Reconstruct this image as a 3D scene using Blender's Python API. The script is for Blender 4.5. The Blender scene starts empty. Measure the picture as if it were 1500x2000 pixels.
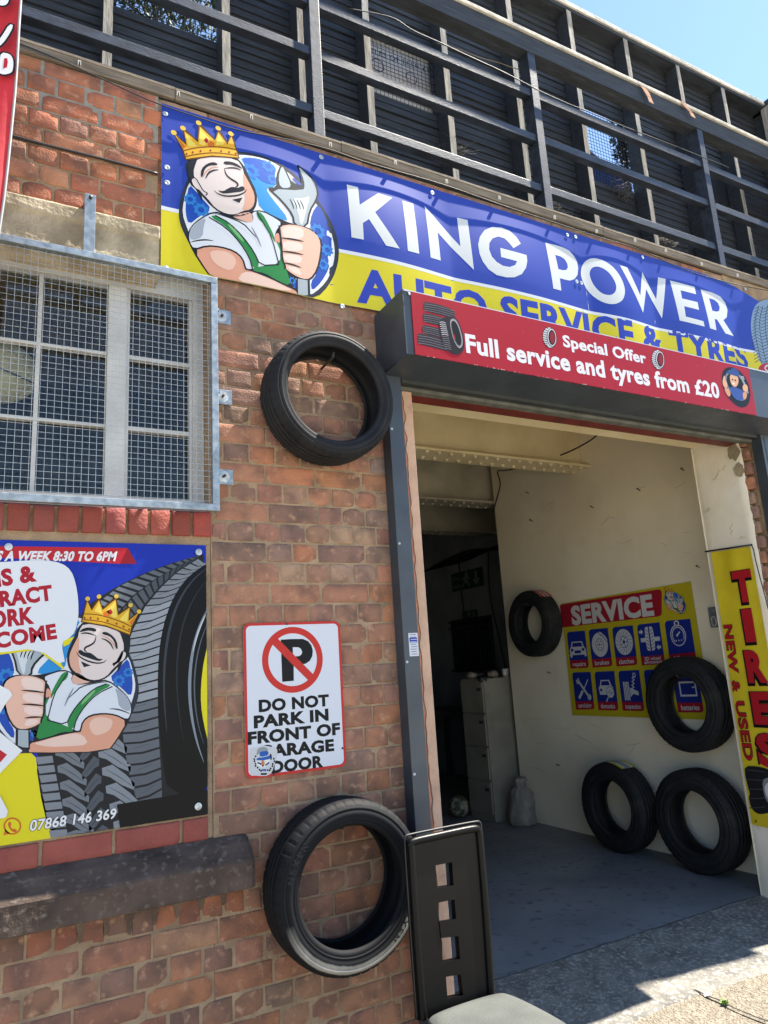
import bpy, bmesh, math, random
from mathutils import Vector, Matrix, noise
from mathutils.geometry import tessellate_polygon
random.seed(7)
SC = bpy.context.scene
COL = SC.collection
R_ = math.radians

# ------------------------------------------------------------------ camera
YAW, PITCH, ROLL, F = R_(29.0357), R_(12.2677), R_(-3.5127), 1397.99
CAM = Vector((0, -2.86, 0))
_f = Vector((math.sin(YAW)*math.cos(PITCH), math.cos(YAW)*math.cos(PITCH), math.sin(PITCH)))
_r = Vector((math.cos(YAW), -math.sin(YAW), 0))
_u = _r.cross(_f)
R2 = math.cos(ROLL)*_r + math.sin(ROLL)*_u
U2 = -math.sin(ROLL)*_r + math.cos(ROLL)*_u
cd = bpy.data.cameras.new('camera')
cam = bpy.data.objects.new('camera', cd)
COL.objects.link(cam)
cam.matrix_world = Matrix(((R2.x, U2.x, -_f.x, CAM.x), (R2.y, U2.y, -_f.y, CAM.y), (R2.z, U2.z, -_f.z, CAM.z), (0, 0, 0, 1)))
cd.sensor_fit = 'VERTICAL'
cd.sensor_height = 36.0
cd.lens = F/2000*36
cd.clip_start = 0.05
cd.clip_end = 800
SC.camera = cam

# ------------------------------------------------------------------ light
SUN = Vector((.503, -.062, .865)).normalized()
w = bpy.data.worlds.new('World')
SC.world = w
w.use_nodes = True
nt = w.node_tree
bg = nt.nodes['Background']
sky = nt.nodes.new('ShaderNodeTexSky')
sky.sky_type = 'NISHITA'
sky.sun_disc = False
sky.sun_elevation = math.asin(SUN.z)
sky.sun_rotation = math.atan2(SUN.x, SUN.y)
sky.air_density = 1.0
sky.dust_density = 0.15
sky.ozone_density = 3.0
nt.links.new(sky.outputs[0], bg.inputs[0])
bg.inputs[1].default_value = 0.082
sd = bpy.data.lights.new('sun', 'SUN')
sd.energy = 5.0
sd.angle = R_(0.5)
sd.color = (1.0, .93, .82)
so = bpy.data.objects.new('sun', sd)
COL.objects.link(so)
so.rotation_euler = SUN.to_track_quat('Z', 'Y').to_euler()
SC.view_settings.view_transform = 'Standard'
SC.view_settings.look = 'None'
SC.view_settings.gamma = 1
SC.view_settings.exposure = 2.0
SC.render.engine = 'CYCLES'
SC.cycles.max_bounces = 10
SC.cycles.diffuse_bounces = 7

# ------------------------------------------------------------------ unprojection of measured photo points on real planes
def ray(x, y):
    return R2*((x-750)/F) + U2*(-(y-1000)/F) + _f
def PY(x, y, Y=0.0):
    d = ray(x, y); return CAM + d*((Y-CAM.y)/d.y)
def PX(x, y, X):
    d = ray(x, y); return CAM + d*((X-CAM.x)/d.x)
def PZ(x, y, Z):
    d = ray(x, y); return CAM + d*((Z-CAM.z)/d.z)
def PN(x, y, p, n):
    d = ray(x, y); return CAM + d*((p-CAM).dot(n)/d.dot(n))
def K(ox, oy, s):
    return lambda x, y: (ox+x*s, oy+y*s)

# ------------------------------------------------------------------ materials
def lin(h):
    h = h.lstrip('#'); o = []
    for i in (0, 2, 4):
        c = int(h[i:i+2], 16)/255
        o.append(c/12.92 if c <= .04045 else ((c+.055)/1.055)**2.4)
    return (*o, 1)
MATS = {}
def mat(name, c1, c2=None, scale=8, rough=.7, bump=0, bscale=40, metal=0, stretch=(1, 1, 1), lo=.35, hi=.65, detail=6, spec=.5, spots=None, attr=None, rvar=0, c3=None, sc3=2, th3=(.55, .7), bdist=.01):
    if name in MATS: return MATS[name]
    m = bpy.data.materials.new(name); m.use_nodes = True
    t = m.node_tree; N = t.nodes; L = t.links
    b = N['Principled BSDF']
    co = N.new('ShaderNodeTexCoord'); mp = N.new('ShaderNodeMapping')
    mp.inputs['Scale'].default_value = stretch
    L.new(co.outputs['Object'], mp.inputs[0])
    def ns(sc, dt=detail):
        n = N.new('ShaderNodeTexNoise'); n.inputs['Scale'].default_value = sc; n.inputs['Detail'].default_value = dt
        L.new(mp.outputs[0], n.inputs['Vector']); return n
    def mr(src, a, z, to0=0., to1=1.):
        r = N.new('ShaderNodeMapRange'); r.inputs[1].default_value = a; r.inputs[2].default_value = z
        r.inputs[3].default_value = to0; r.inputs[4].default_value = to1
        L.new(src, r.inputs[0]); return r.outputs[0]
    def mx(fac, A, B, mode='MIX'):
        x = N.new('ShaderNodeMix'); x.data_type = 'RGBA'; x.blend_type = mode
        if isinstance(fac, float): x.inputs[0].default_value = fac
        else: L.new(fac, x.inputs[0])
        for s, v in ((6, A), (7, B)):
            if isinstance(v, tuple): x.inputs[s].default_value = v
            else: L.new(v, x.inputs[s])
        return x.outputs[2]
    c1 = lin(c1) if isinstance(c1, str) else c1
    col = c1
    if attr:
        a = N.new('ShaderNodeAttribute'); a.attribute_name = attr; col = a.outputs['Color']
    if c2:
        c2 = lin(c2) if isinstance(c2, str) else c2
        n = ns(scale)
        col = mx(mr(n.outputs[0], lo, hi), col, c2) if not attr else mx(mr(n.outputs[0], lo, hi, 0, .6), col, c2)
    if c3:
        n3 = ns(sc3, 8)
        col = mx(mr(n3.outputs[0], *th3), col, lin(c3))
    if spots:
        v = N.new('ShaderNodeTexVoronoi'); v.inputs['Scale'].default_value = spots[1]
        L.new(mp.outputs[0], v.inputs['Vector'])
        col = mx(mr(v.outputs['Distance'], spots[2], spots[2]*.6), col, lin(spots[0]))
    if isinstance(col, tuple): b.inputs['Base Color'].default_value = col
    else: L.new(col, b.inputs['Base Color'])
    b.inputs['Roughness'].default_value = rough
    if rvar:
        n = ns(scale*1.7); L.new(mr(n.outputs[0], .3, .7, max(.03, rough-rvar), min(1, rough+rvar)), b.inputs['Roughness'])
    b.inputs['Metallic'].default_value = metal
    b.inputs['Specular IOR Level'].default_value = spec
    if bump:
        n = ns(bscale, 8); bp = N.new('ShaderNodeBump'); bp.inputs['Strength'].default_value = bump; bp.inputs['Distance'].default_value = bdist
        L.new(n.outputs[0], bp.inputs['Height']); L.new(bp.outputs[0], b.inputs['Normal'])
    MATS[name] = m
    return m
def ink(h, rough=.38):
    c = lin(h)
    return mat('vinyl_'+h.lstrip('#')+('' if rough == .38 else str(rough)), (c[0]*.68, c[1]*.68, c[2]*.68, 1), None, rough=rough, spec=.14)

M_BRICK = mat('old_brick', '#b0603c', '#4d423f', scale=10, rough=.93, bump=.8, bscale=120, attr='tint', lo=.42, hi=.66, spec=.2, bdist=.006, c3='#b08a70', sc3=26, th3=(.56, .78))
M_MORTAR = mat('lime_mortar', '#a0896f', '#816e5a', scale=9, rough=.95, bump=.9, bscale=90, spec=.15)
M_PLAST = mat('cream_wall_paint', '#e9e0cb', '#ddd2b9', scale=1.3, rough=.75, bump=.25, bscale=14, c3='#d4cab6', sc3=3.5, th3=(.55, .9), spec=.3)
M_PILLAR = mat('pale_wall_paint', '#e6dfd0', '#d9cfbb', scale=3, rough=.72, bump=.35, bscale=18, c3='#8f8470', sc3=7, th3=(.66, .8), spec=.3)
M_CREAM = mat('cream_steel_paint', '#e0d3ae', '#d0c098', scale=3, rough=.5, bump=.1, bscale=20, spec=.4)
M_DKCREAM = mat('dark_grey_paint', '#5d5c58', '#4b4a48', scale=2, rough=.8)  # plain dark grey for the back and left-hand walls
M_STONE = mat('lintel_stone', '#b3a68d', '#8b7f6a', scale=7, rough=.95, bump=.9, bscale=55, c3='#6c6353', sc3=3, th3=(.52, .72), spec=.2)
M_SILL = mat('sooty_sill_stone', '#584b43', '#3d342f', scale=7, rough=.92, bump=.35, bscale=130, c3='#6f645b', sc3=40, th3=(.55, .75), spec=.15)
M_ANTH = mat('anthracite_steel', '#39414a', '#313840', scale=6, rough=.42, spec=.45, rvar=.08)
M_ANTHD = mat('dull_dark_steel', '#2f3335', '#272a2c', scale=6, rough=.55)
M_GALV = mat('galvanised_steel', '#9aa3a8', '#7a8389', scale=35, rough=.45, metal=.55, rvar=.12)
M_WIRE = mat('galvanised_wire', '#a3a7a6', None, rough=.4, metal=.5)
M_TIMB = mat('black_stained_timber', '#2b313a', '#1b2026', scale=5, rough=.72, stretch=(1, 6, 12), bump=.4, bscale=18, c3='#3b424b', sc3=6, th3=(.58, .75))
M_STUD = mat('sunlit_stud_timber', '#a09b92', '#6d6964', scale=5, rough=.85, stretch=(8, 8, 1), bump=.5, bscale=20)  # stud fronts: grazing sunlight put into the colour
M_RAIL = mat('black_painted_rail_steel', '#171c25', '#2a3240', scale=9, rough=.5, bump=.15, bscale=50, stretch=(1, 3, 3), c3='#5c4a3e', sc3=20, th3=(.7, .76))
M_COPE = mat('grey_timber_batten', '#7d7264', '#5d5448', scale=6, rough=.9, stretch=(1, 8, 14), bump=.5, bscale=20)
M_CAP = mat('pale_fence_cap', '#c4bfb5', '#98948c', scale=6, rough=.85, bump=.3)
M_RUB = mat('tyre_rubber', '#191a1d', '#232427', scale=9, rough=.72, bump=.12, bscale=160, spec=.2)
M_RUBD = mat('dusty_tyre_rubber', '#16171a', '#212224', scale=12, rough=.7, bump=.12, bscale=160, c3='#34332f', sc3=5, th3=(.55, .8), spec=.28)
M_FLOOR = mat('grey_floor_paint', '#7f8285', '#6c7073', scale=1.6, rough=.5, bump=.15, bscale=30, c3='#5a5e62', sc3=15, th3=(.585, .66), spec=.4, rvar=.1)
M_CONC = mat('worn_concrete', '#78756e', '#5c5a56', scale=9, rough=.92, bump=.7, bscale=80, c3='#9a978f', sc3=42, th3=(.50, .72), spec=.2, bdist=.012)
M_ASPH = mat('pale_asphalt', '#8d8577', '#766e61', scale=30, rough=.95, bump=1.0, bscale=75, c3='#544d40', sc3=70, th3=(.60, .68), spec=.2, bdist=.03)
M_BEAM2 = mat('greyer_beam_paint', '#b3ad9a', '#979282', scale=3, rough=.7)  # greyer than the cream of the nearest girder
M_FAR = mat('grey_far_wall', '#8b8f95', '#73777c', scale=2, rough=.85)  # plain grey for the wall at the far side
M_WHITEFR = mat('white_window_paint', '#b9bab8', '#a8a8a5', scale=8, rough=.5)
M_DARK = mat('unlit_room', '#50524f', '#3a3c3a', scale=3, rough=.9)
M_LEATH = mat('black_faux_leather', '#0d0c0c', '#080808', scale=7, rough=.36, bump=.07, bscale=220, spec=.17)
M_LEATD = mat('dusty_faux_leather', '#4d504c', '#3a3d3b', scale=5, rough=.75, bump=.25, bscale=140)
M_BLACK = mat('black_plastic', '#121315', None, rough=.5)
M_RED = mat('red_oxide_paint', '#6a251d', '#531e18', scale=8, rough=.6)
M_JAMB = mat('pinkish_jamb_plaster', '#c3a189', '#ad8c75', scale=6, rough=.9, bump=.6, bscale=30, c3='#8e6b57', sc3=6, th3=(.6, .75))
M_SALM = mat('salmon_jamb_brick', '#b97f63', '#96634c', scale=9, rough=.95, bump=.9, bscale=50)
M_SOLD = mat('smooth_red_brick', '#8c4238', '#75352d', scale=9, rough=.8, bump=.5, bscale=90, attr='tint')
M_CAB = mat('cabinet_enamel', '#8a8578', '#7d786c', scale=5, rough=.45)
M_SACK = mat('woven_sack', '#938d83', '#7c766c', scale=12, rough=.85, bump=.6, bscale=80)
M_ICE = ink('#e4e8ee')
def glass():
    m = bpy.data.materials.new('window_glass'); m.use_nodes = True
    b = m.node_tree.nodes['Principled BSDF']
    b.inputs['Base Color'].default_value = (.8, .82, .8, 1); b.inputs['Roughness'].default_value = .03
    b.inputs['Transmission Weight'].default_value = 1; b.inputs['IOR'].default_value = 1.36
    return m
M_GLASS = glass()

# ------------------------------------------------------------------ mesh helpers
class MB:
    def __init__(s): s.v = []; s.f = []; s.m = []; s.mats = []; s.sm = []; s.col = None
    def mi(s, m):
        if m not in s.mats: s.mats.append(m)
        return s.mats.index(m)
    def add(s, vs, fs, m, smooth=False):
        o = len(s.v); s.v += [tuple(v) for v in vs]; k = s.mi(m)
        for f in fs: s.f.append([i+o for i in f]); s.m.append(k); s.sm.append(smooth)
        return s
    def box(s, a, b, m, bev=0):
        x0, y0, z0 = (min(a[i], b[i]) for i in range(3)); x1, y1, z1 = (max(a[i], b[i]) for i in range(3))
        if not bev:
            return s.add([(x0,y0,z0),(x1,y0,z0),(x1,y1,z0),(x0,y1,z0),(x0,y0,z1),(x1,y0,z1),(x1,y1,z1),(x0,y1,z1)],
                         [(3,2,1,0),(4,5,6,7),(0,1,5,4),(1,2,6,5),(2,3,7,6),(3,0,4,7)], m)
        bm = bmesh.new(); bmesh.ops.create_cube(bm, size=1)
        for v in bm.verts: v.co = Vector(((x0+x1)/2+v.co.x*(x1-x0), (y0+y1)/2+v.co.y*(y1-y0), (z0+z1)/2+v.co.z*(z1-z0)))
        bmesh.ops.bevel(bm, geom=bm.edges[:], offset=bev, segments=2, affect='EDGES', profile=.6)
        bm.verts.index_update()
        s.add([v.co[:] for v in bm.verts], [[v.index for v in f.verts] for f in bm.faces], m); bm.free()
        return s
    def tube(s, pts, r, m, n=8, cap=True):
        pts = [Vector(p) for p in pts]; vs = []; fs = []
        up = None
        for i, p in enumerate(pts):
            d = (pts[min(i+1, len(pts)-1)]-pts[max(i-1, 0)]).normalized()
            if up is None: up = d.orthogonal().normalized()
            up = (up-d*up.dot(d)).normalized(); sd_ = d.cross(up)
            rr = r[i] if isinstance(r, (list, tuple)) else r
            for k in range(n):
                a = 2*math.pi*k/n; vs.append(p+up*(rr*math.cos(a))+sd_*(rr*math.sin(a)))
        for i in range(len(pts)-1):
            for k in range(n): fs.append((i*n+k, i*n+(k+1) % n, (i+1)*n+(k+1) % n, (i+1)*n+k))
        if cap: fs += [tuple(range(n-1, -1, -1)), tuple(range((len(pts)-1)*n, len(pts)*n))]
        return s.add(vs, fs, m, n > 4)
    def lathe(s, prof, m, c=(0, 0, 0), n=32, axis='z', closed=False, jit=None):
        vs = []; fs = []; P = len(prof)
        for i in range(n):
            a = 2*math.pi*i/n
            for j, (r, h) in enumerate(prof):
                if jit: r, h = jit(i, j, r, h)
                x, y = r*math.cos(a), r*math.sin(a)
                vs.append((c[0]+x, c[1]+y, c[2]+h) if axis == 'z' else (c[0]+x, c[1]+h, c[2]+y))
        for i in range(n):
            for j in range(P if closed else P-1):
                a, b = i*P+j, i*P+(j+1) % P; c2, d = ((i+1) % n)*P+(j+1) % P, ((i+1) % n)*P+j
                fs.append((a, d, c2, b) if axis == 'z' else (a, b, c2, d))
        return s.add(vs, fs, m, True)
    def build(s, name, parent=None, smooth_angle=None, fixn=True):
        me = bpy.data.meshes.new(name); me.from_pydata(s.v, [], s.f)
        for m in s.mats: me.materials.append(m)
        me.polygons.foreach_set('material_index', s.m); me.polygons.foreach_set('use_smooth', s.sm)
        if s.col:
            at = me.color_attributes.new('tint', 'FLOAT_COLOR', 'POINT')
            at.data.foreach_set('color', [c for v in s.col for c in v])
        me.update()
        if fixn:
            bm = bmesh.new(); bm.from_mesh(me); bmesh.ops.recalc_face_normals(bm, faces=bm.faces); bm.to_mesh(me); bm.free()
        o = bpy.data.objects.new(name, me); COL.objects.link(o)
        if parent: o.parent = parent
        return o
def tag(o, label=None, cat=None, group=None, kind=None):
    if label: o['label'] = label
    if cat: o['category'] = cat
    if group: o['group'] = group
    if kind: o['kind'] = kind
    return o
def thing(name, label, cat, loc=(0, 0, 0), group=None):
    o = bpy.data.objects.new(name, None); COL.objects.link(o); o.location = loc; o.empty_display_size = .1
    return tag(o, label, cat, group)
def adopt(parent, obs):
    "parts were built in world coordinates: keep them there under a parent that stands elsewhere"
    for o in obs:
        o.parent = parent; o.matrix_parent_inverse = Matrix.Translation(-Vector(parent.location))

# ------------------------------------------------------------------ flat print art: 2-D shapes in a plane, thin printed layers
class Art:
    """origin + u*ex + v*ey, n = outward normal; every print layer sits a hair above the one below"""
    def __init__(s, O, ex, ey, n, step=.0004):
        s.O, s.ex, s.ey, s.n, s.step = Vector(O), Vector(ex), Vector(ey), Vector(n), step
        s.mb = MB()
    def uv(s, p): d = Vector(p)-s.O; return (d.dot(s.ex), d.dot(s.ey))
    def px(s, x, y): return s.uv(PN(x, y, s.O, s.n))
    def w(s, q, layer): return s.O+s.ex*q[0]+s.ey*q[1]+s.n*(s.step*layer)
    def fill(s, pts, c, layer, holes=()):
        m = ink(c) if isinstance(c, str) else c
        loops = [[Vector((p[0], p[1], 0)) for p in l] for l in [pts, *holes]]
        flat = [p for l in loops for p in l]
        tri = tessellate_polygon(loops)
        fs = []
        for t in tri:
            a, b, c_ = (flat[i] for i in t)
            cr = (b-a).cross(c_-a).z
            if abs(cr) < 1e-12: continue
            fs.append(t if (cr > 0) else (t[0], t[2], t[1]))
        s.mb.add([s.w(p, layer) for p in flat], fs, m)
    def stroke(s, pts, wd, c, layer, closed=False, taper=False):
        P = [Vector(p) for p in pts]; n = len(P); L = []; Rr = []
        for i in range(n):
            a = P[i-1] if (i or closed) else P[i]; b = P[(i+1) % n] if (i < n-1 or closed) else P[i]
            d1 = (P[i]-a); d2 = (b-P[i])
            d = ((d1.normalized() if d1.length > 1e-9 else Vector((0, 0)))+(d2.normalized() if d2.length > 1e-9 else Vector((0, 0))))
            if d.length < 1e-6: d = d2 if d2.length > 1e-9 else d1
            d.normalize(); nn = Vector((-d.y, d.x))
            k = 1.0
            if d1.length > 1e-9 and d2.length > 1e-9:
                k = 1/max(.55, abs(d.dot(d2.normalized())))
            h = wd/2*k
            if taper: h *= max(.15, math.sin(math.pi*(i+.3)/(n-1+.6)))
            L.append(P[i]+nn*h); Rr.append(P[i]-nn*h)
        m = ink(c) if isinstance(c, str) else c
        vs = [s.w(p, layer) for p in L]+[s.w(p, layer) for p in Rr]
        fs = []
        for i in range(n if closed else n-1):
            j = (i+1) % n; fs.append((i, n+i, n+j, j))
        s.mb.add(vs, fs, m)
    def circle(s, c, r, col, layer, ry=None, n=28, hole=None):
        ry = ry or r
        o = [(c[0]+r*math.cos(2*math.pi*i/n), c[1]+ry*math.sin(2*math.pi*i/n)) for i in range(n)]
        if hole:
            h = [(c[0]+hole*math.cos(2*math.pi*i/n), c[1]+hole*ry/r*math.sin(2*math.pi*i/n)) for i in range(n)]
            s.fill(o, col, layer, [h])
        else: s.fill(o, col, layer)
    def text(s, t, a, b, h, c, layer, bold=.02, slant=0, outline=None, up=None):
        "t from baseline point a to baseline point b (plane coordinates), cap height h"
        m = ink(c) if isinstance(c, str) else c
        if outline:
            s.text(t, a, b, h, outline[0], layer, bold+outline[1], slant, None, up); layer += 1
        vs, fs, x0, x1 = glyphs(t, bold)
        gx0, gx1 = x0+bold*.6, x1-bold*.6
        A = Vector(a); B = Vector(b); e = (B-A)/(gx1-gx0)
        upv = Vector((0, 1)) if up is None else Vector(up)
        capn = .729
        s.mb.add([s.w(A+e*(v[0]-gx0)+(upv+Vector((slant, 0)))*(h/capn*v[1]), layer) for v in vs], fs, m)
    def textpx(s, t, a, b, top, c, layer, **k):
        A = s.px(*a); B = s.px(*b); T = s.px(*top)
        d = (Vector(B)-Vector(A)); d.normalize()
        h = abs((Vector(T)-Vector(A)).dot(Vector((-d.y, d.x))))
        if k.pop('perp', False): k['up'] = (-d.y, d.x)
        s.text(t, A, B, h, c, layer, **k)
_g = {}
def glyphs(t, bold):
    k = (t, round(bold, 4))
    if k in _g: return _g[k]
    cu = bpy.data.curves.new('lettering', 'FONT'); cu.body = t; cu.offset = bold; cu.resolution_u = 3; cu.fill_mode = 'FRONT'
    cu.space_character = 1.0+bold*1.2
    o = bpy.data.objects.new('lettering', cu); COL.objects.link(o)
    dg = bpy.context.evaluated_depsgraph_get(); dg.update()
    me = o.evaluated_get(dg).to_mesh()
    vs = [(v.co.x, v.co.y) for v in me.vertices]; fs = []
    for p in me.polygons:
        q = list(p.vertices)
        ar = sum(vs[q[i]][0]*vs[q[(i+1) % len(q)]][1]-vs[q[(i+1) % len(q)]][0]*vs[q[i]][1] for i in range(len(q)))
        fs.append(q if ar > 0 else q[::-1])
    o.evaluated_get(dg).to_mesh_clear()
    bpy.data.objects.remove(o); bpy.data.curves.remove(cu)
    xs = [v[0] for v in vs] or [0, 1]
    _g[k] = (vs, fs, min(xs), max(xs)); return _g[k]
def rrect(x0, y0, x1, y1, r, n=5, corners=(1, 1, 1, 1)):
    o = []
    for (cx, cy, a0, on, X, Y) in ((x1-r, y1-r, 0, corners[0], x1, y1), (x0+r, y1-r, 90, corners[1], x0, y1), (x0+r, y0+r, 180, corners[2], x0, y0), (x1-r, y0+r, 270, corners[3], x1, y0)):
        if on:
            for i in range(n+1):
                a = R_(a0+90*i/n); o.append((cx+r*math.cos(a), cy+r*math.sin(a)))
        else: o.append((X, Y))
    return o
def smooth(pts, it=2, closed=True):
    for _ in range(it):
        o = []; n = len(pts)
        for i in range(n if closed else n-1):
            a, b = pts[i], pts[(i+1) % n]
            o += [(a[0]*.75+b[0]*.25, a[1]*.75+b[1]*.25), (a[0]*.25+b[0]*.75, a[1]*.25+b[1]*.75)]
        if not closed: o = [pts[0]]+o+[pts[-1]]
        pts = o
    return pts
def wall_art(Y, step=.0004): return Art((0, Y, 0), (1, 0, 0), (0, 0, 1), (0, -1, 0), step)
def side_art(X, step=.0004): return Art((X, 0, 0), (0, -1, 0), (0, 0, 1), (-1, 0, 0), step)
def prism(mb, pts, o, n, th, m):
    "extrude a convex or concave outline (world points) by th along -n"
    k = len(pts); n = Vector(n)
    e1 = (pts[1]-pts[0]).normalized(); e2 = n.cross(e1)
    tri = tessellate_polygon([[Vector(((p-pts[0]).dot(e1), (p-pts[0]).dot(e2), 0)) for p in pts]])
    vs = list(pts)+[p-n*th for p in pts]
    fs = [tuple(t) for t in tri]+[tuple(i+k for i in t[::-1]) for t in tri]+[(i, i+k, (i+1) % k+k, (i+1) % k) for i in range(k)]
    mb.add(vs, fs, m)

# ================================================================== GROUND
GZ = -1.625
def sheet(name, x0, x1, y0, y1, zf, m, nx, ny, th=None):
    mb = MB(); vs = []; fs = []
    for j in range(ny+1):
        for i in range(nx+1):
            x = x0+(x1-x0)*i/nx; y = y0+(y1-y0)*j/ny; vs.append((x, y, zf(x, y)))
    for j in range(ny):
        for i in range(nx):
            a = j*(nx+1)+i; fs.append((a, a+1, a+nx+2, a+nx+1))
    mb.add(vs, fs, m, True)
    return tag(mb.build(name), kind='structure')
mb = MB()
mb.add([(-120, -160, GZ-.03), (120, -160, GZ-.03), (120, 60, GZ-.03), (-120, 60, GZ-.03)], [(0, 1, 2, 3)], mat('pale_bounce_ground', '#aea694', '#978f7f', scale=1, rough=.95))  # unseen far ground, made pale to bounce more sunlight at the building
def road_z(x, y):
    return GZ+.006*noise.noise((x*3, y*3, 0))+.004*noise.noise((x*11, y*11, 2))
road = sheet('road', -2.5, 7.5, -3.2, .3, road_z, M_ASPH, 160, 60)
far = mb.build('ground'); tag(far, kind='structure')
def apron_z(x, y):
    t = (.437-y)/.6
    return -1.558-.062*max(0, min(1, t))+.004*noise.noise((x*7, y*7, 5))+.003*noise.noise((x*23, y*23, 1))
def apron():
    nx, ny = 150, 26; mb = MB(); vs = []; fs = []
    for j in range(ny+1):
        for i in range(nx+1):
            x = 1.2+6*i/nx; front = -.165+.05*noise.noise((x*1.3, 0, 3))+.02*noise.noise((x*6, 1, 3))
            y = .46+(front-.46)*j/ny
            vs.append((x, y, apron_z(x, y) - (.02 if j == ny else 0)))
    for j in range(ny):
        for i in range(nx):
            a = j*(nx+1)+i; fs.append((a, a+nx+1, a+nx+2, a+1))
    mb.add(vs, fs, M_CONC, True); return tag(mb.build('pavement'), kind='structure')
apron()
def floor():
    mb = MB(); vs = []; fs = []; nx, ny = 300, 30
    for j in range(ny+1):
        for i in range(nx+1):
            x = -2.2+8.4*i/nx; y0 = .437+.010*noise.noise((x*5, 0, 1))+.008*noise.noise((x*19, 0, 2))
            vs.append((x, y0+(7.2-y0)*(j/ny)**1.5, -1.552+.0015*noise.noise((x*4, j*.3, 0))))
    for j in range(ny):
        for i in range(nx): a = j*(nx+1)+i; fs.append((a, a+1, a+nx+2, a+nx+1))
    mb.add(vs, fs, M_FLOOR, True); return tag(mb.build('floor'), kind='structure')
floor()
# crack along the joint between pavement and road
# ================================================================== GARAGE BUILDING
bld = thing('garage_building', 'red brick garage with an open doorway and a cream painted interior', 'building', (2.2, .2, -1.6))
parts = []
PAL = [('#b07a62', 5), ('#a8735f', 6), ('#9c7262', 6), ('#8c6e64', 4), ('#826c63', 3), ('#b0917b', 2.5), ('#b97b59', 2.5), ('#948a82', .4)]
PALL = [('#a4705a', 5), ('#946855', 5), ('#826154', 4), ('#ab7d64', 3), ('#a3674a', 2.5), ('#776058', 1.5)]
PALU = [('#bb7452', 6), ('#b06a4c', 5), ('#a66850', 4), ('#8f6a5e', 1.5), ('#c08a66', 2)]
PW = [p[1] for p in PAL]
def pick(up=0):
    P_ = PALL if up == 2 else PAL
    c = lin(random.choices(P_, [p[1] for p in P_])[0][0] if up != 1 else random.choices(PALU, [p[1] for p in PALU])[0][0]); mean = lin('#a57059') if up == 1 else lin('#987660'); c = tuple(c[i]*.62+mean[i]*.38 for i in range(3)); k = random.uniform(.76, .95)
    return tuple(min(1, c[i]*k*random.uniform(.95, 1.05)) for i in range(3))+(1,)
def brick(mb, x0, x1, z0, z1, col, y=0, nx=None, nz=5, amp=.0022, back=.03, rnd=.005, m=None):
    wd, ht = x1-x0, z1-z0
    nx = nx or max(3, int(wd/.02))
    def cuts(n, L):
        return [0, .12*rnd/.005*.02/.6 if False else .004]+[.004+(L-.008)*k/(n-2) for k in range(1, n-2)]+[L-.004, L]
    us, vs_ = cuts(nx, wd), cuts(nz, ht)
    sd_ = random.random()*100; off = random.uniform(-.0018, .0018); tl = random.uniform(-.008, .008); tv = random.uniform(-.02, .02)
    chip = [random.random() < .3 for _ in range(4)]
    P = []; n1, n2 = len(us), len(vs_)
    for j, v in enumerate(vs_):
        for i, u in enumerate(us):
            e = min(u, wd-u, v, ht-v)
            yy = y+off+tl*(u-wd/2)+tv*(v-ht/2)
            ns = noise.noise((u*38+sd_, v*38, sd_))*.6+noise.noise((u*95, v*95+sd_, 3))*.5
            yy += amp*ns*(1 if e > .001 else .6)
            if e < .0005: yy += .003
            ci = (u > wd/2)+2*(v > ht/2)
            du, dv = min(u, wd-u), min(v, ht-v)
            if chip[ci] and du+dv < .02: yy += .012*(1-(du+dv)/.02)
            ox = .0016*noise.noise((u*20, v*30, sd_+9)) if du < .0005 else 0
            oz = .0016*noise.noise((u*30, v*20, sd_+5)) if dv < .0005 else 0
            P.append((x0+u+ox, yy, z0+v+oz))
    F_ = [(j*n1+i, j*n1+i+1, (j+1)*n1+i+1, (j+1)*n1+i) for j in range(n2-1) for i in range(n1-1)]
    rim = [i for i in range(n1)]+[j*n1+n1-1 for j in range(1, n2)]+[(n2-1)*n1+i for i in range(n1-2, -1, -1)]+[j*n1 for j in range(n2-2, 0, -1)]
    k0 = len(P)
    for r in rim: P.append((P[r][0], y+back, P[r][2]))
    L = len(rim)
    F_ += [(rim[(k+1) % L], rim[k], k0+k, k0+(k+1) % L) for k in range(L)]
    mb.add(P, F_, m or M_BRICK, True); mb.col += [col]*len(P)
def rowz(r): return .4639+(.0859 if r >= 0 else .0883)*r
HOLES = [(-.95, .772, -.60, 1.93), (-9, .907, -.76, -.6), (-9, .884, -.86, -.76), (1.69, 4.47, -9, 1.74)]
mb = MB(); mb.col = []
JT = .0092
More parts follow.
